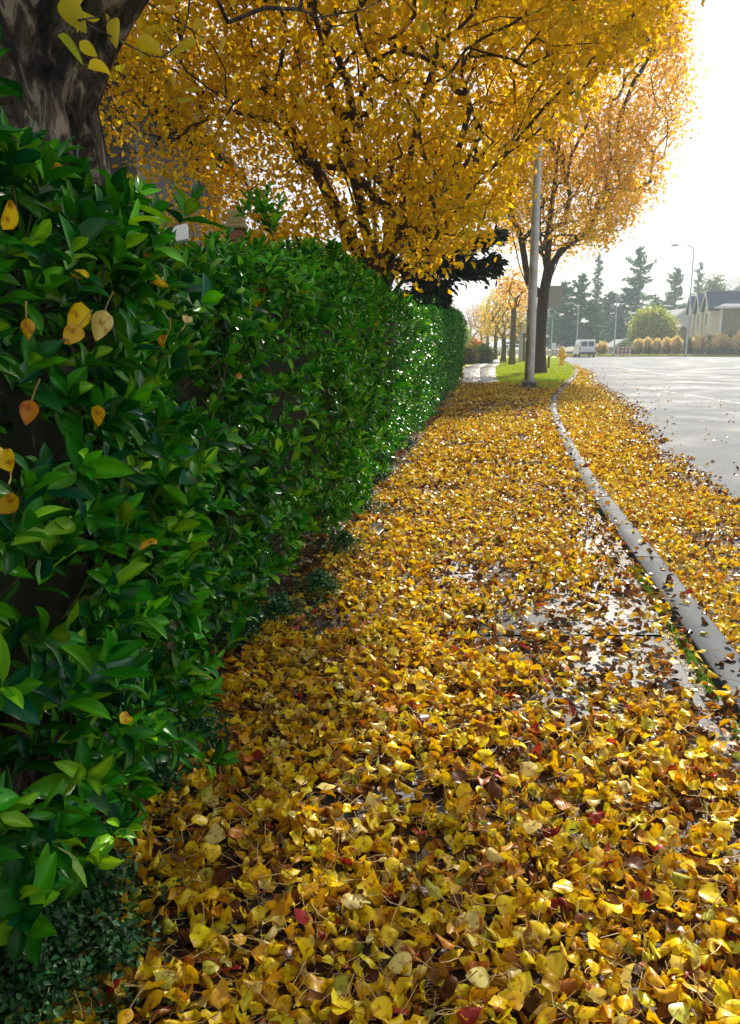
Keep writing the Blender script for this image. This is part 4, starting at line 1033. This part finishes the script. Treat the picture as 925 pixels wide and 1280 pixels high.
# big sign seen from behind, on a bracket post behind the orange tree
Ys = B3[1] + 3; a0 = at(682, 357, Ys); a1 = at(702, 386, Ys); pb = at(677, 440, Ys)
root = empty('road_sign', (pb[0], Ys, 0)); tag(root, 'large blank grey back of a road sign sticking out right of the orange tree trunk', 'sign')
mb = MB(); mb.box(((a0[0] + a1[0]) / 2 - pb[0], 0, (a0[2] + a1[2]) / 2), (a1[0] - a0[0], .03, a0[2] - a1[2])); mb.build('sign_panel', mat('sign_back', (.40, .43, .42), .5, metal=.3), root, bevel=.008)
mb = MB(); mb.lathe([(.07, 0), (.06, a0[2] + .2)], n=12); mb.build('post', M_POLE, root)
for zz in (a1[2] + .2, a0[2] - .2):
    mb = MB(); mb.box(((a1[0] - pb[0]) / 2, .05, zz), (a1[0] - pb[0], .05, .06)); mb.build('bracket', M_POLE, root)
# pale post with panel behind the thick pole
Ys = 62; a0 = at(648, 402, Ys); a1 = at(657, 416, Ys); pb = at(650.5, 447, Ys)
root = empty('road_sign', (pb[0], Ys, -.02)); tag(root, 'broad pale post with a small panel at its top, left of the thick grey pole', 'sign')
mb = MB(); mb.box((0, 0, a0[2] / 2), (.30, .14, a0[2])); mb.build('post', M_LAMPW, root, bevel=.02)
mb = MB(); mb.box((.30, -.09, (a0[2] + a1[2]) / 2), (.62, .03, a0[2] - a1[2])); mb.build('sign_panel', mat('sign_back_pale', (.62, .62, .60), .5), root, bevel=.01)
# small far sign
Ys = 96; a = at(692.5, 434, Ys); root = empty('road_sign', (a[0], Ys, -.1)); tag(root, 'tiny white upright sign far across the road, left of the yellow hydrant', 'sign')
mb = MB(); mb.box((0, 0, 1.25), (.5, .03, .8)); mb.build('sign_panel', mat('sign_white', (.75, .77, .78), .4), root); mb = MB(); mb.lathe([(.04, 0), (.04, 1.6)], (0, .05, 0), 8); mb.build('post', M_POLE, root)
# striped barricades
M_RED = mat('barricade_red', (.38, .09, .06), .6); M_WHT = mat('barricade_white', (.75, .72, .70), .6)
for px, w_, n_, lab in ((779, 1.9, 3, 'red and white slatted road barricade at the verge beside the post-top lamp'), (697.5, 1.5, 3, 'dark red and white slatted road barricade left of the hydrant, far across the road')):
    b = at(px, 446, 102.2); root = empty('road_barricade', (b[0], 102.2, -.1)); tag(root, lab, 'barricade', 'striped road barricades')
    for s in (-1, 1):
        mb = MB(); mb.box((s * w_ * .42, 0, .65), (.08, .08, 1.3)); mb.box((s * w_ * .42, 0, .05), (.1, .8, .1)); mb.build('upright', M_WHT, root)
    for k in range(n_):
        rb = MB(); rb.box((0, -.06, .35 + k * .38), (w_, .04, .24)); rail = rb.build('rail', M_RED, root)
        st = MB()
        for q in range(4):
            x0 = -w_ / 2 + .15 + q * w_ / 4; st.add([(x0, -.084, .24 + k * .38), (x0 + .18, -.084, .24 + k * .38), (x0 + .30, -.084, .46 + k * .38), (x0 + .12, -.084, .46 + k * .38)], [(0, 1, 2, 3)])
        st.build('stripes', M_WHT, rail)

# ------------------------------------------------------------------ vehicles
M_WPAINT = mat('white_paint', (.78, .80, .82), .3, coat=.6); M_GLASS = mat('dark_glass', (.03, .05, .07), .08, spec=.8); M_TYRE = mat('tyre', (.02, .02, .02), .8); M_RIM = mat('rim', (.5, .5, .5), .35, metal=.8)
M_TAIL = mat('tail_lamp', (.45, .02, .02), .3); M_DARK = mat('dark_trim', (.04, .045, .05), .6); M_PLATE = mat('plate', (.7, .7, .68), .4)
def wheel(x, y, r_, parent):
    M = Matrix.Rotation(R(90), 3, 'Y'); mb = MB(); mb.lathe([(r_ * .6, -.1), (r_ * .95, -.1), (r_, -.05), (r_, .05), (r_ * .95, .1), (r_ * .6, .1)], (x, y, r_), 20, M); o = mb.build('wheel', M_TYRE, parent)
    mb = MB(); mb.lathe([(r_ * .58, -.105), (r_ * .5, -.112), (r_ * .2, -.09), (r_ * .2, .09), (r_ * .5, .112), (r_ * .58, .105)], (x, y, r_), 16, M); mb.build('rim', M_RIM, o)
b = at(730, 447.5, 99); root = empty('van', (b[0], 99, -.12), R(-6)); tag(root, 'white van with roof rack driving away, seen from behind on the far road', 'van')
# rear towards -Y
prof = [(-2.4, .35), (-2.42, .9), (-2.3, 1.25), (-2.2, 1.98), (-2.05, 2.06), (1.0, 2.06), (1.35, 1.95), (1.9, 1.25), (2.6, 1.05), (2.7, .8), (2.7, .35)]
def side_prism(prof, wlow, wtop, ztop):
    mb = MB(); n = len(prof); L = []
    for sx in (-1, 1):
        for y, z in prof:
            wv = wlow if z < 1.2 else wlow + (wtop - wlow) * min(1, (z - 1.2) / (ztop - 1.2)); L.append((sx * wv / 2, y, z))
    mb.add(L, [tuple(range(n)), tuple(range(n, 2 * n))[::-1]] + [(i, i + n, (i + 1) % n + n, (i + 1) % n) for i in range(n)]); return mb
side_prism(prof, 1.95, 1.68, 2.06).build('body', M_WPAINT, root, bevel=.05)
for sx in (-1, 1):
    mb = MB(); mb.add([(sx * .08, -2.325, 1.30), (sx * .74, -2.325, 1.30), (sx * .70, -2.235, 1.82), (sx * .08, -2.235, 1.82)], [(0, 1, 2, 3)]); mb.build('rear_window', M_GLASS, root)
    mb = MB(); mb.box((sx * .90, -2.44, 1.02), (.12, .06, .42)); mb.build('tail_light', M_TAIL, root)
    mb = MB(); mb.add([(sx * .96, .9, 1.3), (sx * .96, 1.5, 1.3), (sx * .90, 1.15, 1.85), (sx * .90, .9, 1.85)], [(0, 1, 2, 3)]); mb.build('side_window', M_GLASS, root)
    mb = MB(); mb.box((sx * 1.08, 1.35, 1.35), (.16, .1, .24)); mb.build('mirror', M_DARK, root, bevel=.02)
    for y in (-1.5, 1.8): wheel(sx * .86, y, .34, root)
mb = MB(); mb.add([(-.80, 1.41, 1.93), (.80, 1.41, 1.93), (.85, 1.91, 1.3), (-.85, 1.91, 1.3)], [(0, 1, 2, 3)]); mb.build('windscreen', M_GLASS, root)
mb = MB(); mb.box((0, -2.5, .48), (1.95, .16, .26)); mb.build('bumper', M_DARK, root, bevel=.03)
mb = MB(); mb.box((0, -2.45, .95), (.34, .03, .17)); mb.build('number_plate', M_PLATE, root)
mb = MB()
for y in (-1.8, -.5, .7): mb.box((0, y, 2.2), (1.6, .05, .05)); mb.box((-.7, y, 2.12), (.05, .05, .14)); mb.box((.7, y, 2.12), (.05, .05, .14))
for x in (-.75, .75): mb.box((x, -.5, 2.24), (.05, 2.9, .05))
mb.build('roof_rack', M_DARK, root)
# far car
b = at(637, 447, 104); root = empty('parked_car', (b[0], 104, -.02), R(20)); tag(root, 'small white car far off behind the lawn, between street tree trunks and the pale post', 'car')
prof = [(-2.1, .3), (-2.15, .75), (-1.9, .95), (-1.35, 1.0), (-.9, 1.42), (.3, 1.45), (1.0, 1.0), (1.9, .88), (2.15, .65), (2.15, .3)]
side_prism(prof, 1.78, 1.4, 1.45).build('body', M_WPAINT, root, bevel=.05)
for sx in (-1, 1):
    mb = MB(); mb.add([(sx * .893, -1.1, 1.0), (sx * .893, .75, 1.0), (sx * .80, .25, 1.36), (sx * .80, -.8, 1.36)], [(0, 1, 2, 3)]); mb.build('side_window', M_GLASS, root)
    mb = MB(); mb.box((sx * .7, -2.13, .78), (.3, .06, .14)); mb.build('tail_light', M_TAIL, root)
    for y in (-1.35, 1.4): wheel(sx * .8, y, .31, root)
mb = MB(); mb.add([(-.72, -1.375, 1.03), (.72, -1.375, 1.03), (.66, -.96, 1.40), (-.66, -.96, 1.40)], [(0, 1, 2, 3)]); mb.build('rear_window', M_GLASS, root)
mb = MB(); mb.add([(-.72, .96, 1.04), (.72, .96, 1.04), (.66, .34, 1.44), (-.66, .34, 1.44)], [(0, 1, 2, 3)]); mb.build('windscreen', M_GLASS, root)

# ------------------------------------------------------------------ conifers far behind
def conifer(px, ybase, ytop, wpx, Y, label, seed, sparse=1.0, pal=None, group='conifers beyond the road', broken=0.0, fine=1.0, zlow=0.0):
    r = np.random.default_rng(seed); b = at(px, ybase, Y); t = at(px, ytop, Y); z0 = 0.5; H = t[2] - z0; Rw = wpx / FPX * Y / 2 * 1.3
    root = empty('conifer', (b[0], Y, z0)); tag(root, label, 'conifer', group)
    V, F = tube_np(np.array([(0, 0, 0), (.05, 0, H * .5), (0, 0, H)]), np.array([H * .022, H * .013, .03]), 7)
    Vs = [V]; Fs = [F]; off = len(V); P_ = []; Dn = []
    nb = int(min(H, 14) * 6.5 + 20)
    for i in range(nb):
        s = (i + r.random()) / nb; z = H * (.10 + .9 * s); L = Rw * (1.02 - s) ** .75 * r.uniform(.55, 1.12) * (.75 + .35 * vnoise(i * .31, seed)) + .25
        if r.random() < broken: L *= .5
        if zlow and z + z0 < zlow: continue
        if zlow: L *= np.interp(z + z0, [zlow, zlow + 1.6], [.35, 1])
        a = r.random() * 6.28; dr = r.uniform(-.32, .02) if s < .75 else r.uniform(0, .5)
        k = np.linspace(0, 1, 5); pts = np.stack([np.cos(a) * L * k, np.sin(a) * L * k, z + L * (dr * k + .22 * k ** 2)], 1)
        V, F = tube_np(pts, np.interp(k, [0, 1], [.06 + .01 * L, .015]), 3); Vs.append(V); Fs.append(F + off); off += len(V)
        m = max(8, int(L * 58 * sparse)); q = r.random(m) ** .75
        c = np.stack([np.interp(q, k, pts[:, j]) for j in range(3)], 1); side = np.array([-math.sin(a), math.cos(a), 0])
        c = c + side * (r.normal(size=(m, 1)) * (.28 * L * (1 - q * .7))[:, None] * .6) + np.stack([0 * q, 0 * q, -np.abs(r.normal(size=m)) * .10 * (1 + .2 * L)], 1)
        P_.append(c); dd = np.array([math.cos(a), math.sin(a), -.35]) + r.normal(size=(m, 3)) * .45; Dn.append(dd)
    link('trunk', mesh_np('trunk', np.concatenate(Vs), [np.concatenate(Fs)], M_BARK), root)
    c = np.concatenate(P_); d = np.concatenate(Dn); N = len(c); nn = rand_dirs(N, r); nn[:, 2] += 1
    col = pick(pal or [(.015, .22, .11), (.010, .15, .09), (.09, .30, .09)], [4, 3, 2], N, r, .2)
    V, F, T = leaves(c, frames(nn, d, None), r.uniform(.5, 1.0, N) * (.34 + H * .014) * fine, .38, col, 3, 2, -.3, 0, 'needle', r=r)
    link('crown', mesh_np('crown', V, [F], M_NEEDLE, T), root)
    return root
conifer(793, 446, 310, 72, 150, 'tallest open-branched fir, standing behind the round green tree', 301, .8, broken=.25)
conifer(838, 446, 335, 40, 175, 'dense blue-green fir between the tallest fir and the curved lamp', 302, 1.2)
conifer(866, 446, 328, 26, 185, 'thin sparse fir just right of the curved lamp post', 303, .6, broken=.3)
conifer(742, 446, 318, 22, 160, 'slim pointed fir with bare tip, above the white van', 304, .6, broken=.3)
conifer(722, 446, 343, 40, 140, 'broad dark fir left of the van, beneath the slim pointed one', 305, 1.5)
conifer(703, 446, 352, 44, 135, 'dark fir directly behind the grey sign back', 306, 1.5)
conifer(758, 446, 366, 50, 150, 'low bushy fir left of the tallest fir', 307, 1.5)
conifer(774, 446, 380, 36, 140, 'short dark fir behind the post-top lamp', 308, 1.4)
conifer(737, 446, 375, 46, 130, 'short wide fir right behind the white van', 309, 1.6)
conifer(816, 446, 372, 44, 165, 'low fir peeping between tallest fir and the dense blue-green fir', 310, 1.3)
conifer(690, 446, 372, 40, 150, 'dark fir at the trunk of the orange tree, left of the sign back', 311, 1.4)
conifer(644, 447, 404, 34, 150, 'far dark fir seen left of the thick grey pole', 312, 1.6)
# dark conifer close behind the hedge
conifer(545, 440, 190, 205, 17.5, 'large dark drooping evergreen behind the far hedge, right of the golden tree', 313, 9.5, pal=[(.016, .045, .02), (.012, .032, .018), (.03, .06, .02)], group=None, fine=.62, zlow=2.0)

# round broadleaf trees and shrubs far off
def blob_tree(name, label, cat, px, ybase, ytop, wpx, Y, seed, pal, wts, trunk_frac=.25, lsize=.3, nt_=260, per=14, clump=.25, group=None, wire=.09, z0=-.05, sparse=False, sq=2.0):
    b = at(px, ybase, Y); t = at(px, ytop, Y); H = t[2] - z0; Rw = wpx / FPX * Y / 2
    zc = z0 + H * (trunk_frac + (1 - trunk_frac) / 2); hz = H * (1 - trunk_frac) / 2
    base = (b[0], Y, z0)
    def env(p): 
        d = (np.abs(p[:, 0] - b[0]) / Rw) ** sq + (np.abs(p[:, 1] - Y) / Rw) ** sq + (np.abs(p[:, 2] - zc) / hz) ** sq
        return d < 1
    tr = lin(base, (b[0], Y, z0 + H * max(trunk_frac, .12)), 3, .02)
    return make_tree(name, label, cat, base, (tr, []), env, (b[0] - Rw, Y - Rw, zc - hz), (b[0] + Rw, Y + Rw, zc + hz), nt_, H * .06, H * .028, H * .0016,
              dict(per=per, spread=lsize * .9, size=lsize, pal=pal, wts=wts, ratio=.7, ns=3, nv=2), M_BARK2, seed, group=group, clump=clump, cs=H * .12, bow=.35)
blob_tree('round_tree', 'round olive-green tree in front of the tallest fir, left of the grey gabled house', 'tree', 813, 446, 386, 52, 116, 401, [(.34, .40, .03), (.46, .44, .04), (.20, .28, .03)], [4, 2, 3], .08, .42, 420, 16, .12)
blob_tree('broadleaf_tree', 'rounded grey-green tree behind the dark blue house roof', 'tree', 884, 446, 345, 38, 170, 402, [(.08, .13, .06), (.12, .17, .07)], [3, 2], .1, .6, 380, 16, .15)
STG = 'street trees along the far path'
YEL = [(.62, .52, .14), (.75, .52, .12), (.5, .48, .16), (.7, .36, .10)]
for (px, yt, w_, Y, sd_, pal, lab, per) in (
    (629, 352, 52, 62, 411, YEL, 'pale yellow-green street tree nearest beyond the lawn, left of the thick grey pole', 6),
    (619, 366, 44, 74, 412, YEL, 'thinly leaved yellow street tree, second in the far row', 5),
    (609, 376, 34, 86, 413, YEL, 'thin yellow-brown street tree, third in the far row', 4),
    (601, 380, 30, 100, 414, [(.45, .30, .14), (.5, .22, .10)], 'brownish nearly bare street tree, fourth in the far row', 3),
    (592, 378, 34, 112, 415, [(.42, .16, .10), (.5, .28, .14)], 'reddish-brown nearly bare tree close to the hedge end', 4),
    (653, 348, 46, 64, 416, [(.78, .44, .10), (.75, .52, .12)], 'orange-leaved street tree partly hidden by the thick grey pole', 5)):
    blob_tree('street_tree', lab, 'tree', px, 448, yt, w_, Y, sd_, pal, None if False else [1] * len(pal), .28, .20, 240, per, .3, STG)
blob_tree('small_tree', 'orange-red leaved branches of a tree behind the thick pole, above the pale post', 'tree', 640, 449, 338, 40, 52, 417, [(.72, .34, .10), (.78, .50, .14)], [1, 1], .60, .22, 90, 8, .3)
for (nm, px, yb, yt, w_, Y, sd_, pal, lab) in (
    ('shrub', 601, 449, 433, 26, 58, 421, [(.10, .17, .03), (.16, .22, .04)], 'low rounded green shrub beside the far bend of the path'),
    ('shrub', 585, 450, 434, 18, 55, 422, [(.12, .13, .03), (.20, .16, .04)], 'small olive shrub at the path edge next to the hedge end'),
    ('shrub', 590, 447, 424, 34, 66, 423, [(.45, .14, .10), (.5, .25, .14)], 'pinkish red shrub above the low green one at the path bend'),
    ('shrub', 578, 448, 409, 16, 60, 424, [(.22, .36, .04), (.3, .42, .06)], 'bright yellow-green shrub just past the end of the hedge')):
    blob_tree(nm, lab, 'shrub', px, yb, yt, w_, Y, sd_, pal, [1, 1], .05, .16, 180, 14, .1, 'shrubs at the bend of the path', sq=2.6)

# ornamental grasses along the far verge
def grass_clump(px, wpx, hpx, Y, label, seed, pal):
    r = np.random.default_rng(seed); b = at(px, 446, Y); H = hpx / FPX * Y; W = wpx / FPX * Y / 2
    root = empty('grass_clump', (b[0], Y, -.05)); tag(root, label, 'ornamental grass', 'ornamental grasses along the far verge')
    def blades(n, h0, h1, w_, bend, pl, plume=False):
        a = r.random(n) * 6.28; R0 = r.random(n) ** .6; lean = W * bend * R0; h = H * r.uniform(h0, h1, n) * (1 - .30 * R0 ** 3)
        k = np.array([0, .4, .8, 1.0]); wd = np.array([.7, 1, .8, .1]) * w_ if not plume else np.array([.2, .25, 1.6, .3]) * w_
        V = []
        for q, ww in zip(k, wd):
            c = np.stack([np.cos(a) * lean * (.12 + .88 * q ** 1.8), np.sin(a) * lean * (.12 + .88 * q ** 1.8), h * q - .1 * lean * q ** 3], 1)
            s = np.stack([-np.sin(a + 1), np.cos(a + 1), 0 * a], 1) * ww; V += [c - s, c + s]
        V = np.stack(V, 1); f = np.array([(2 * i, 2 * i + 1, 2 * i + 3, 2 * i + 2) for i in range(3)])
        F = (f[None] + (np.arange(n) * 8)[:, None, None]).reshape(-1, 4); return V.reshape(-1, 3), F, np.repeat(pick(pl, [1] * len(pl), n, r, .15), 8, 0)
    V, F, T = blades(420, .4, .8, .04, 1.3, [(.45, .36, .12), (.25, .30, .08)]); link('blades', mesh_np('blades', V, [F], M_GRASS, T), root)
    V, F, T = blades(340, .62, 1.12, .05, 1.15, pal, True); link('plumes', mesh_np('plumes', V, [F], M_GRASS, T), root)
TAN = [(.86, .66, .34), (.88, .72, .42), (.78, .54, .26)]
for i, (px, w_, h_, Y, lab) in enumerate((
    (731, 18, 18, 108, 'low tan grass clump immediately behind the white van'), (752, 16, 17, 107, 'tan-green grass clump left of the post-top lamp'),
    (797, 14, 20, 107, 'narrow tan grass clump right of the slatted barricade'), (808, 13, 21, 108, 'tan grass clump under the left side of the round green tree'),
    (820, 14, 20, 107, 'tan grass clump under the right side of the round green tree'), (832, 14, 21, 108, 'tan grass clump below the grey gabled house'),
    (845, 14, 23, 107, 'tan grass clump just left of the curved lamp post'), (874, 21, 25, 107, 'feathery tan grass clump below the cream gables'),
    (899, 23, 27, 106, 'big feathery tan grass clump below the olive-brown house wall'), (924, 24, 30, 105, 'largest feathery tan grass clump, cut by the right edge'),
    (950, 24, 28, 105, 'feathery tan grass clump outside the right edge'))):
    grass_clump(px, w_, h_, Y, lab, 500 + i, TAN)
for i, (px, yt, Y, lab) in enumerate(((861, 424, 108, 'thin dark green conical shrub right of the curved lamp post'), (887, 420, 108, 'thin dark green shrub between the two left feathery grass clumps'), (911, 417, 108, 'dark green shrub between the two biggest grass clumps'), (784, 432, 109, 'low dark shrub behind the slatted barricade'))):
    blob_tree('shrub', lab, 'shrub', px, 446, yt, 12 if i < 3 else 30, Y, 520 + i, [(.04, .09, .02), (.06, .12, .03)], [1, 1], .03, .22, 130, 12, .0, 'dark shrubs between the grasses', sq=3)

# ------------------------------------------------------------------ houses
M_CREAM = mat('cream_siding', (.86, .80, .58), .7); M_OLIVE = mat('olive_brown_siding', (.23, .20, .13), .8, noise=((.27, .23, .15), 2, .4, .6)); M_ROOF = mat('blue_grey_shingle', (.035, .06, .12), .8, noise=((.06, .085, .15), 3, .4, .6), bump=.5, bscale=8)
M_TRIM = mat('white_trim', (.80, .79, .75), .5); M_GREYS = mat('pale_grey_siding', (.50, .52, .55), .8); M_BROWNR = mat('brown_shingle', (.32, .22, .17), .85, noise=((.38, .27, .2), 3, .4, .6)); M_TANW = mat('tan_wall', (.42, .30, .20), .8)
M_GREYROOF = mat('grey_shingle', (.30, .31, .33), .85, noise=((.36, .37, .38), 2, .4, .6))
def wall_siding(mb, p0, p1, z0, z1, th=.12, step=.0):
    d = Vector((p1[0] - p0[0], p1[1] - p0[1], 0)); L = d.length; a = math.atan2(d.y, d.x)
    c = ((p0[0] + p1[0]) / 2, (p0[1] + p1[1]) / 2, (z0 + z1) / 2); mb.box(c, (L, th, z1 - z0), a)
def window(parent, c, wd, ht, ang, tm=None):
    tm = tm or M_TRIM
    """window in a wall whose outward normal is -Y rotated by ang"""
    M = Matrix.Rotation(ang, 3, 'Z'); c = Vector(c)
    mb = MB(); t = .12
    for dx, dz, sx, sz in ((0, ht / 2 + t / 2, wd + 2 * t, t), (0, -ht / 2 - t / 2, wd + 2 * t, t), (-wd / 2 - t / 2, 0, t, ht), (wd / 2 + t / 2, 0, t, ht), (0, 0, .05, ht)):
        mb.box(c + M @ Vector((dx, -.05, dz)), (sx, .10, sz), ang)
    f = mb.build('window', tm, parent); mb = MB(); mb.box(c + M @ Vector((0, -.015, 0)), (wd, .04, ht), ang); mb.build('pane', M_GLASS, f)
    mb = MB(); mb.box(c + M @ Vector((0, -.10, -ht / 2 - t - .03)), (wd + .4, .2, .06), ang); mb.build('sill', tm, f)
def gable_mesh(cx, y0, y1, w_, ze, zr, over=.4, th=.18):
    """roof with ridge along y"""
    mb = MB(); W = w_ / 2 + over; s = (zr - ze) / (w_ / 2); zl = ze - over * s
    mb.prism([(cx - W, zl), (cx, zr), (cx + W, zl), (cx + W, zl + th), (cx, zr + th * 1.25), (cx - W, zl + th)], y0 - over, y1 + over); return mb
# row house with three gables; local frame: facade along local +Y at x=0 facing -X, near end wall at y=0 facing -Y
hc = at(897, 446, 110)
root = empty('gabled_house', (hc[0], 110, .1), R(-10)); tag(root, 'cream house with three small front gables, olive-brown end wall and blue-grey roof at right edge', 'house')
mb = MB(); mb.box((9, .1, 2.9 + .2), (18, .2, 6.4)); mb.build('end_wall', M_OLIVE, root)
mb = MB(); mb.box((.1, 8.3, 3.1), (.2, 16.2, 6.4)); mb.box((9, 16.5, 3.1), (18, .2, 6.4)); mb.box((17.9, 8.3, 3.1), (.2, 16.2, 6.4)); mb.build('wall', M_CREAM, root)
mb = MB(); mb.add([(-.6, -.6, 6.2), (18.6, -.6, 6.2), (18.6, 17.2, 6.2), (-.6, 17.2, 6.2), (5.5, 7.0, 9.2), (12.5, 7.0, 9.2), (5.5, 9.6, 9.2), (12.5, 9.6, 9.2), (-.6, -.6, 6.05), (18.6, -.6, 6.05), (18.6, 17.2, 6.05), (-.6, 17.2, 6.05)],
   [(0, 1, 5, 4), (1, 2, 7, 5), (2, 3, 6, 7), (3, 0, 4, 6), (4, 5, 7, 6), (8, 11, 10, 9), (0, 8, 9, 1), (1, 9, 10, 2), (2, 10, 11, 3), (3, 11, 8, 0)]); mb.build('roof', M_ROOF, root)
mb = MB(); mb.box((9, -.66, 6.12), (19.3, .1, .28)); mb.box((-.66, 8.3, 6.12), (.1, 17.8, .28)); mb.build('gutter', M_TRIM, root)
mb = MB(); mb.box((3.4, -.10, 1.95), (7.4, .16, .22)); mb.box((.0, -.03, 3.1), (.3, .14, 6.2)); mb.build('trim_board', M_TRIM, root)
for k, (yy, pk) in enumerate(((1.2, 8.3), (6.4, 8.3), (11.8, 8.3))):
    mb = MB(); mb.box((-.55, yy + 1.9, 3.0), (1.1, 3.6, 6.1))
    mb.prism([(-1.85, 6.05), (1.85, 6.05), (0, pk - .35)], -1.1, 0.0, Matrix(((0, 1, 0, 0), (1, 0, 0, yy + 1.9), (0, 0, 1, 0), (0, 0, 0, 1)))); bay = mb.build('bay', M_CREAM, root)
    Mg = Matrix(((0, 1, 0, 0), (1, 0, 0, yy + 1.9), (0, 0, 1, 0), (0, 0, 0, 1)))
    mb = MB(); W = 2.2; mb.prism([(-W, 5.75), (0, pk - .12), (W, 5.75), (W, 5.95), (0, pk + .1), (-W, 5.95)], -1.5, 4.2, Mg); mb.build('gable_roof', M_ROOF, bay)
    mb = MB(); mb.prism([(-W, 5.70), (0, pk - .16), (W, 5.70), (W, 5.97), (0, pk + .12), (-W, 5.97)], -1.62, -1.52, Mg); mb.build('bargeboard', M_TRIM, bay)
    window(root, (-1.1, yy + 1.9, 4.6), 1.1, 1.7, R(-90)); window(root, (-1.1, yy + 1.9, 1.7), 1.1, 1.4, R(-90))
window(root, (12, 0, 4.4), 1.2, 1.3, 0)
# porch roof in front of the end wall
mb = MB(); mb.prism([(0, 0), (6.5, 2.0), (6.5, 2.25), (0, .25)], -2.6, -.12); o = mb.build('porch_roof', M_BROWNR, root); o.location = (1.0, 0, .6)
def simple_house(name, label, px, Y, wpx, yeave, yridge, wallm, roofm, seed, depth=9):
    b = at(px, 446, Y); w_ = wpx / FPX * Y; ze = at(px, yeave, Y)[2]; zr = at(px, yridge, Y)[2]
    root = empty(name, (b[0], Y, .0)); tag(root, label, 'house')
    mb = MB(); mb.prism([(-w_ / 2, 0), (w_ / 2, 0), (w_ / 2, ze), (0, zr - .1), (-w_ / 2, ze)], 0, depth); mb.build('wall', wallm, root)
    gable_mesh(0, 0, depth, w_, ze, zr).build('roof', roofm, root)
    mb = MB(); s = (zr - ze) / (w_ / 2); W = w_ / 2 + .4; zl = ze - .4 * s
    mb.prism([(-W, zl - .12), (0, zr - .15), (W, zl - .12), (W, zl + .16), (0, zr + .2), (-W, zl + .16)], -.5, -.42); mb.build('bargeboard', M_TRIM, root)
    window(root, (-w_ * .2, -.0, ze * .62), 1.0, 1.1, 0); window(root, (w_ * .2, -.0, ze * .62), 1.0, 1.1, 0)
    return root
simple_house('grey_house', 'pale grey gabled house left of the cream gables, behind the brown roof', 852, 150, 40, 402, 387, M_GREYS, M_GREYROOF, 1)
simple_house('brown_house', 'low house with brown roof in front of the pale grey gabled house', 850, 125, 46, 424, 407, M_TANW, M_BROWNR, 2, 8)
simple_house('distant_house', 'faint pale house top far behind, high at the right edge', 935, 190, 50, 362, 343, M_GREYS, M_GREYROOF, 3, 12)
simple_house('shed', 'small blue-grey shed roof behind the slatted barricade', 778, 118, 22, 433, 426, M_GREYS, M_GREYROOF, 4, 4)

# house with dark lap siding behind the near hedge
M_LAP = mat('grey_lap_siding', (.045, .05, .05), .75, noise=((.06, .065, .065), 3, .4, .6)); M_DARKT = mat('dark_trim_wood', (.09, .09, .095), .7)
root = empty('lap_sided_house', (-6.6, 13, 0), R(0)); tag(root, 'dark grey lap-sided house behind the trees, seen left of the golden crown', 'house')
mb = MB(); x0, x1, H = -4.0, 3.0, 5.0
k = 0
while k * .19 < H: mb.prism([(0, 0), (0, .205), (.015, .205), (.035, 0)], x0, x1, Matrix(((0, 1, 0, 0), (-1, 0, 0, 0), (0, 0, 1, k * .19), (0, 0, 0, 1)))); k += 1
mb.box((-.5, .12, H / 2), (7, .2, H)); mb.box((2.88, 4, H / 2), (.2, 8, H)); mb.build('wall', M_LAP, root)
mb = MB(); mb.box((3.0, .04, H / 2), (.16, .2, H)); mb.build('corner_board', M_DARKT, root)
mb = MB(); mb.prism([(-4.6, 5.0), (-.5, 7.2), (3.6, 5.0), (3.6, 5.2), (-.5, 7.45), (-4.6, 5.2)], -.6, 8.4); mb.prism([(-4, 5.0), (3.0, 5.0), (-.5, 7.1)], .05, 8); mb.build('roof', M_ROOF, root)
window(root, (1.9, -.03, 2.9), 1.1, 1.6, 0, M_DARKT); window(root, (-1.4, -.03, 2.9), 1.1, 1.6, 0, M_DARKT)
# wooden post with cap and white board behind hedge
c = at(295, 262, 5.6); root = empty('garden_post', (c[0], 5.6, -.03)); tag(root, 'red-brown wooden post with a pale cap just above the hedge, below the golden leaves', 'post')
mb = MB(); mb.box((0, 0, (c[2] - .1) / 2), (.10, .10, c[2] - .1)); mb.build('shaft', mat('stained_wood', (.30, .10, .04), .6, noise=((.22, .07, .03), 9, .4, .7)), root, bevel=.006)
mb = MB(); mb.box((0, 0, c[2] - .08), (.135, .135, .03)); mb.box((0, 0, c[2] - .02), (.11, .11, .09)); mb.build('cap', mat('pale_cap', (.42, .30, .12), .6), root, bevel=.01)
c = at(216, 287, 4.6); root = empty('garden_board', (c[0], 4.6, -.03)); tag(root, 'small tilted white board on a post, catching the light above the foreground shrub', 'board')
mb = MB(); mb.box((0, 0, c[2]), (.17, .02, .12), M=Matrix.Rotation(R(-12), 3, 'Y') @ Matrix.Rotation(R(-40), 3, 'X')); mb.build('panel', M_TRIM, root, bevel=.004)
mb = MB(); mb.box((0, .03, (c[2] - .06) / 2), (.05, .05, c[2] - .06)); mb.build('post', M_DARKT, root)

# ------------------------------------------------------------------ the air
hz = MB(); hz.box((20, 100, 14), (420, 320, 31))
m = bpy.data.materials.new('haze'); m.use_nodes = True; n = m.node_tree; n.nodes.remove(n.nodes['Principled BSDF'])
pv = n.nodes.new('ShaderNodeVolumePrincipled'); pv.inputs['Color'].default_value = (.82, .93, 1.0, 1); pv.inputs['Density'].default_value = .0009; pv.inputs['Anisotropy'].default_value = .3
n.links.new(pv.outputs[0], n.nodes['Material Output'].inputs['Volume'])
o = hz.build('haze', m); tag(o, 'thin pale morning haze over the road and far trees', 'haze', kind='stuff')
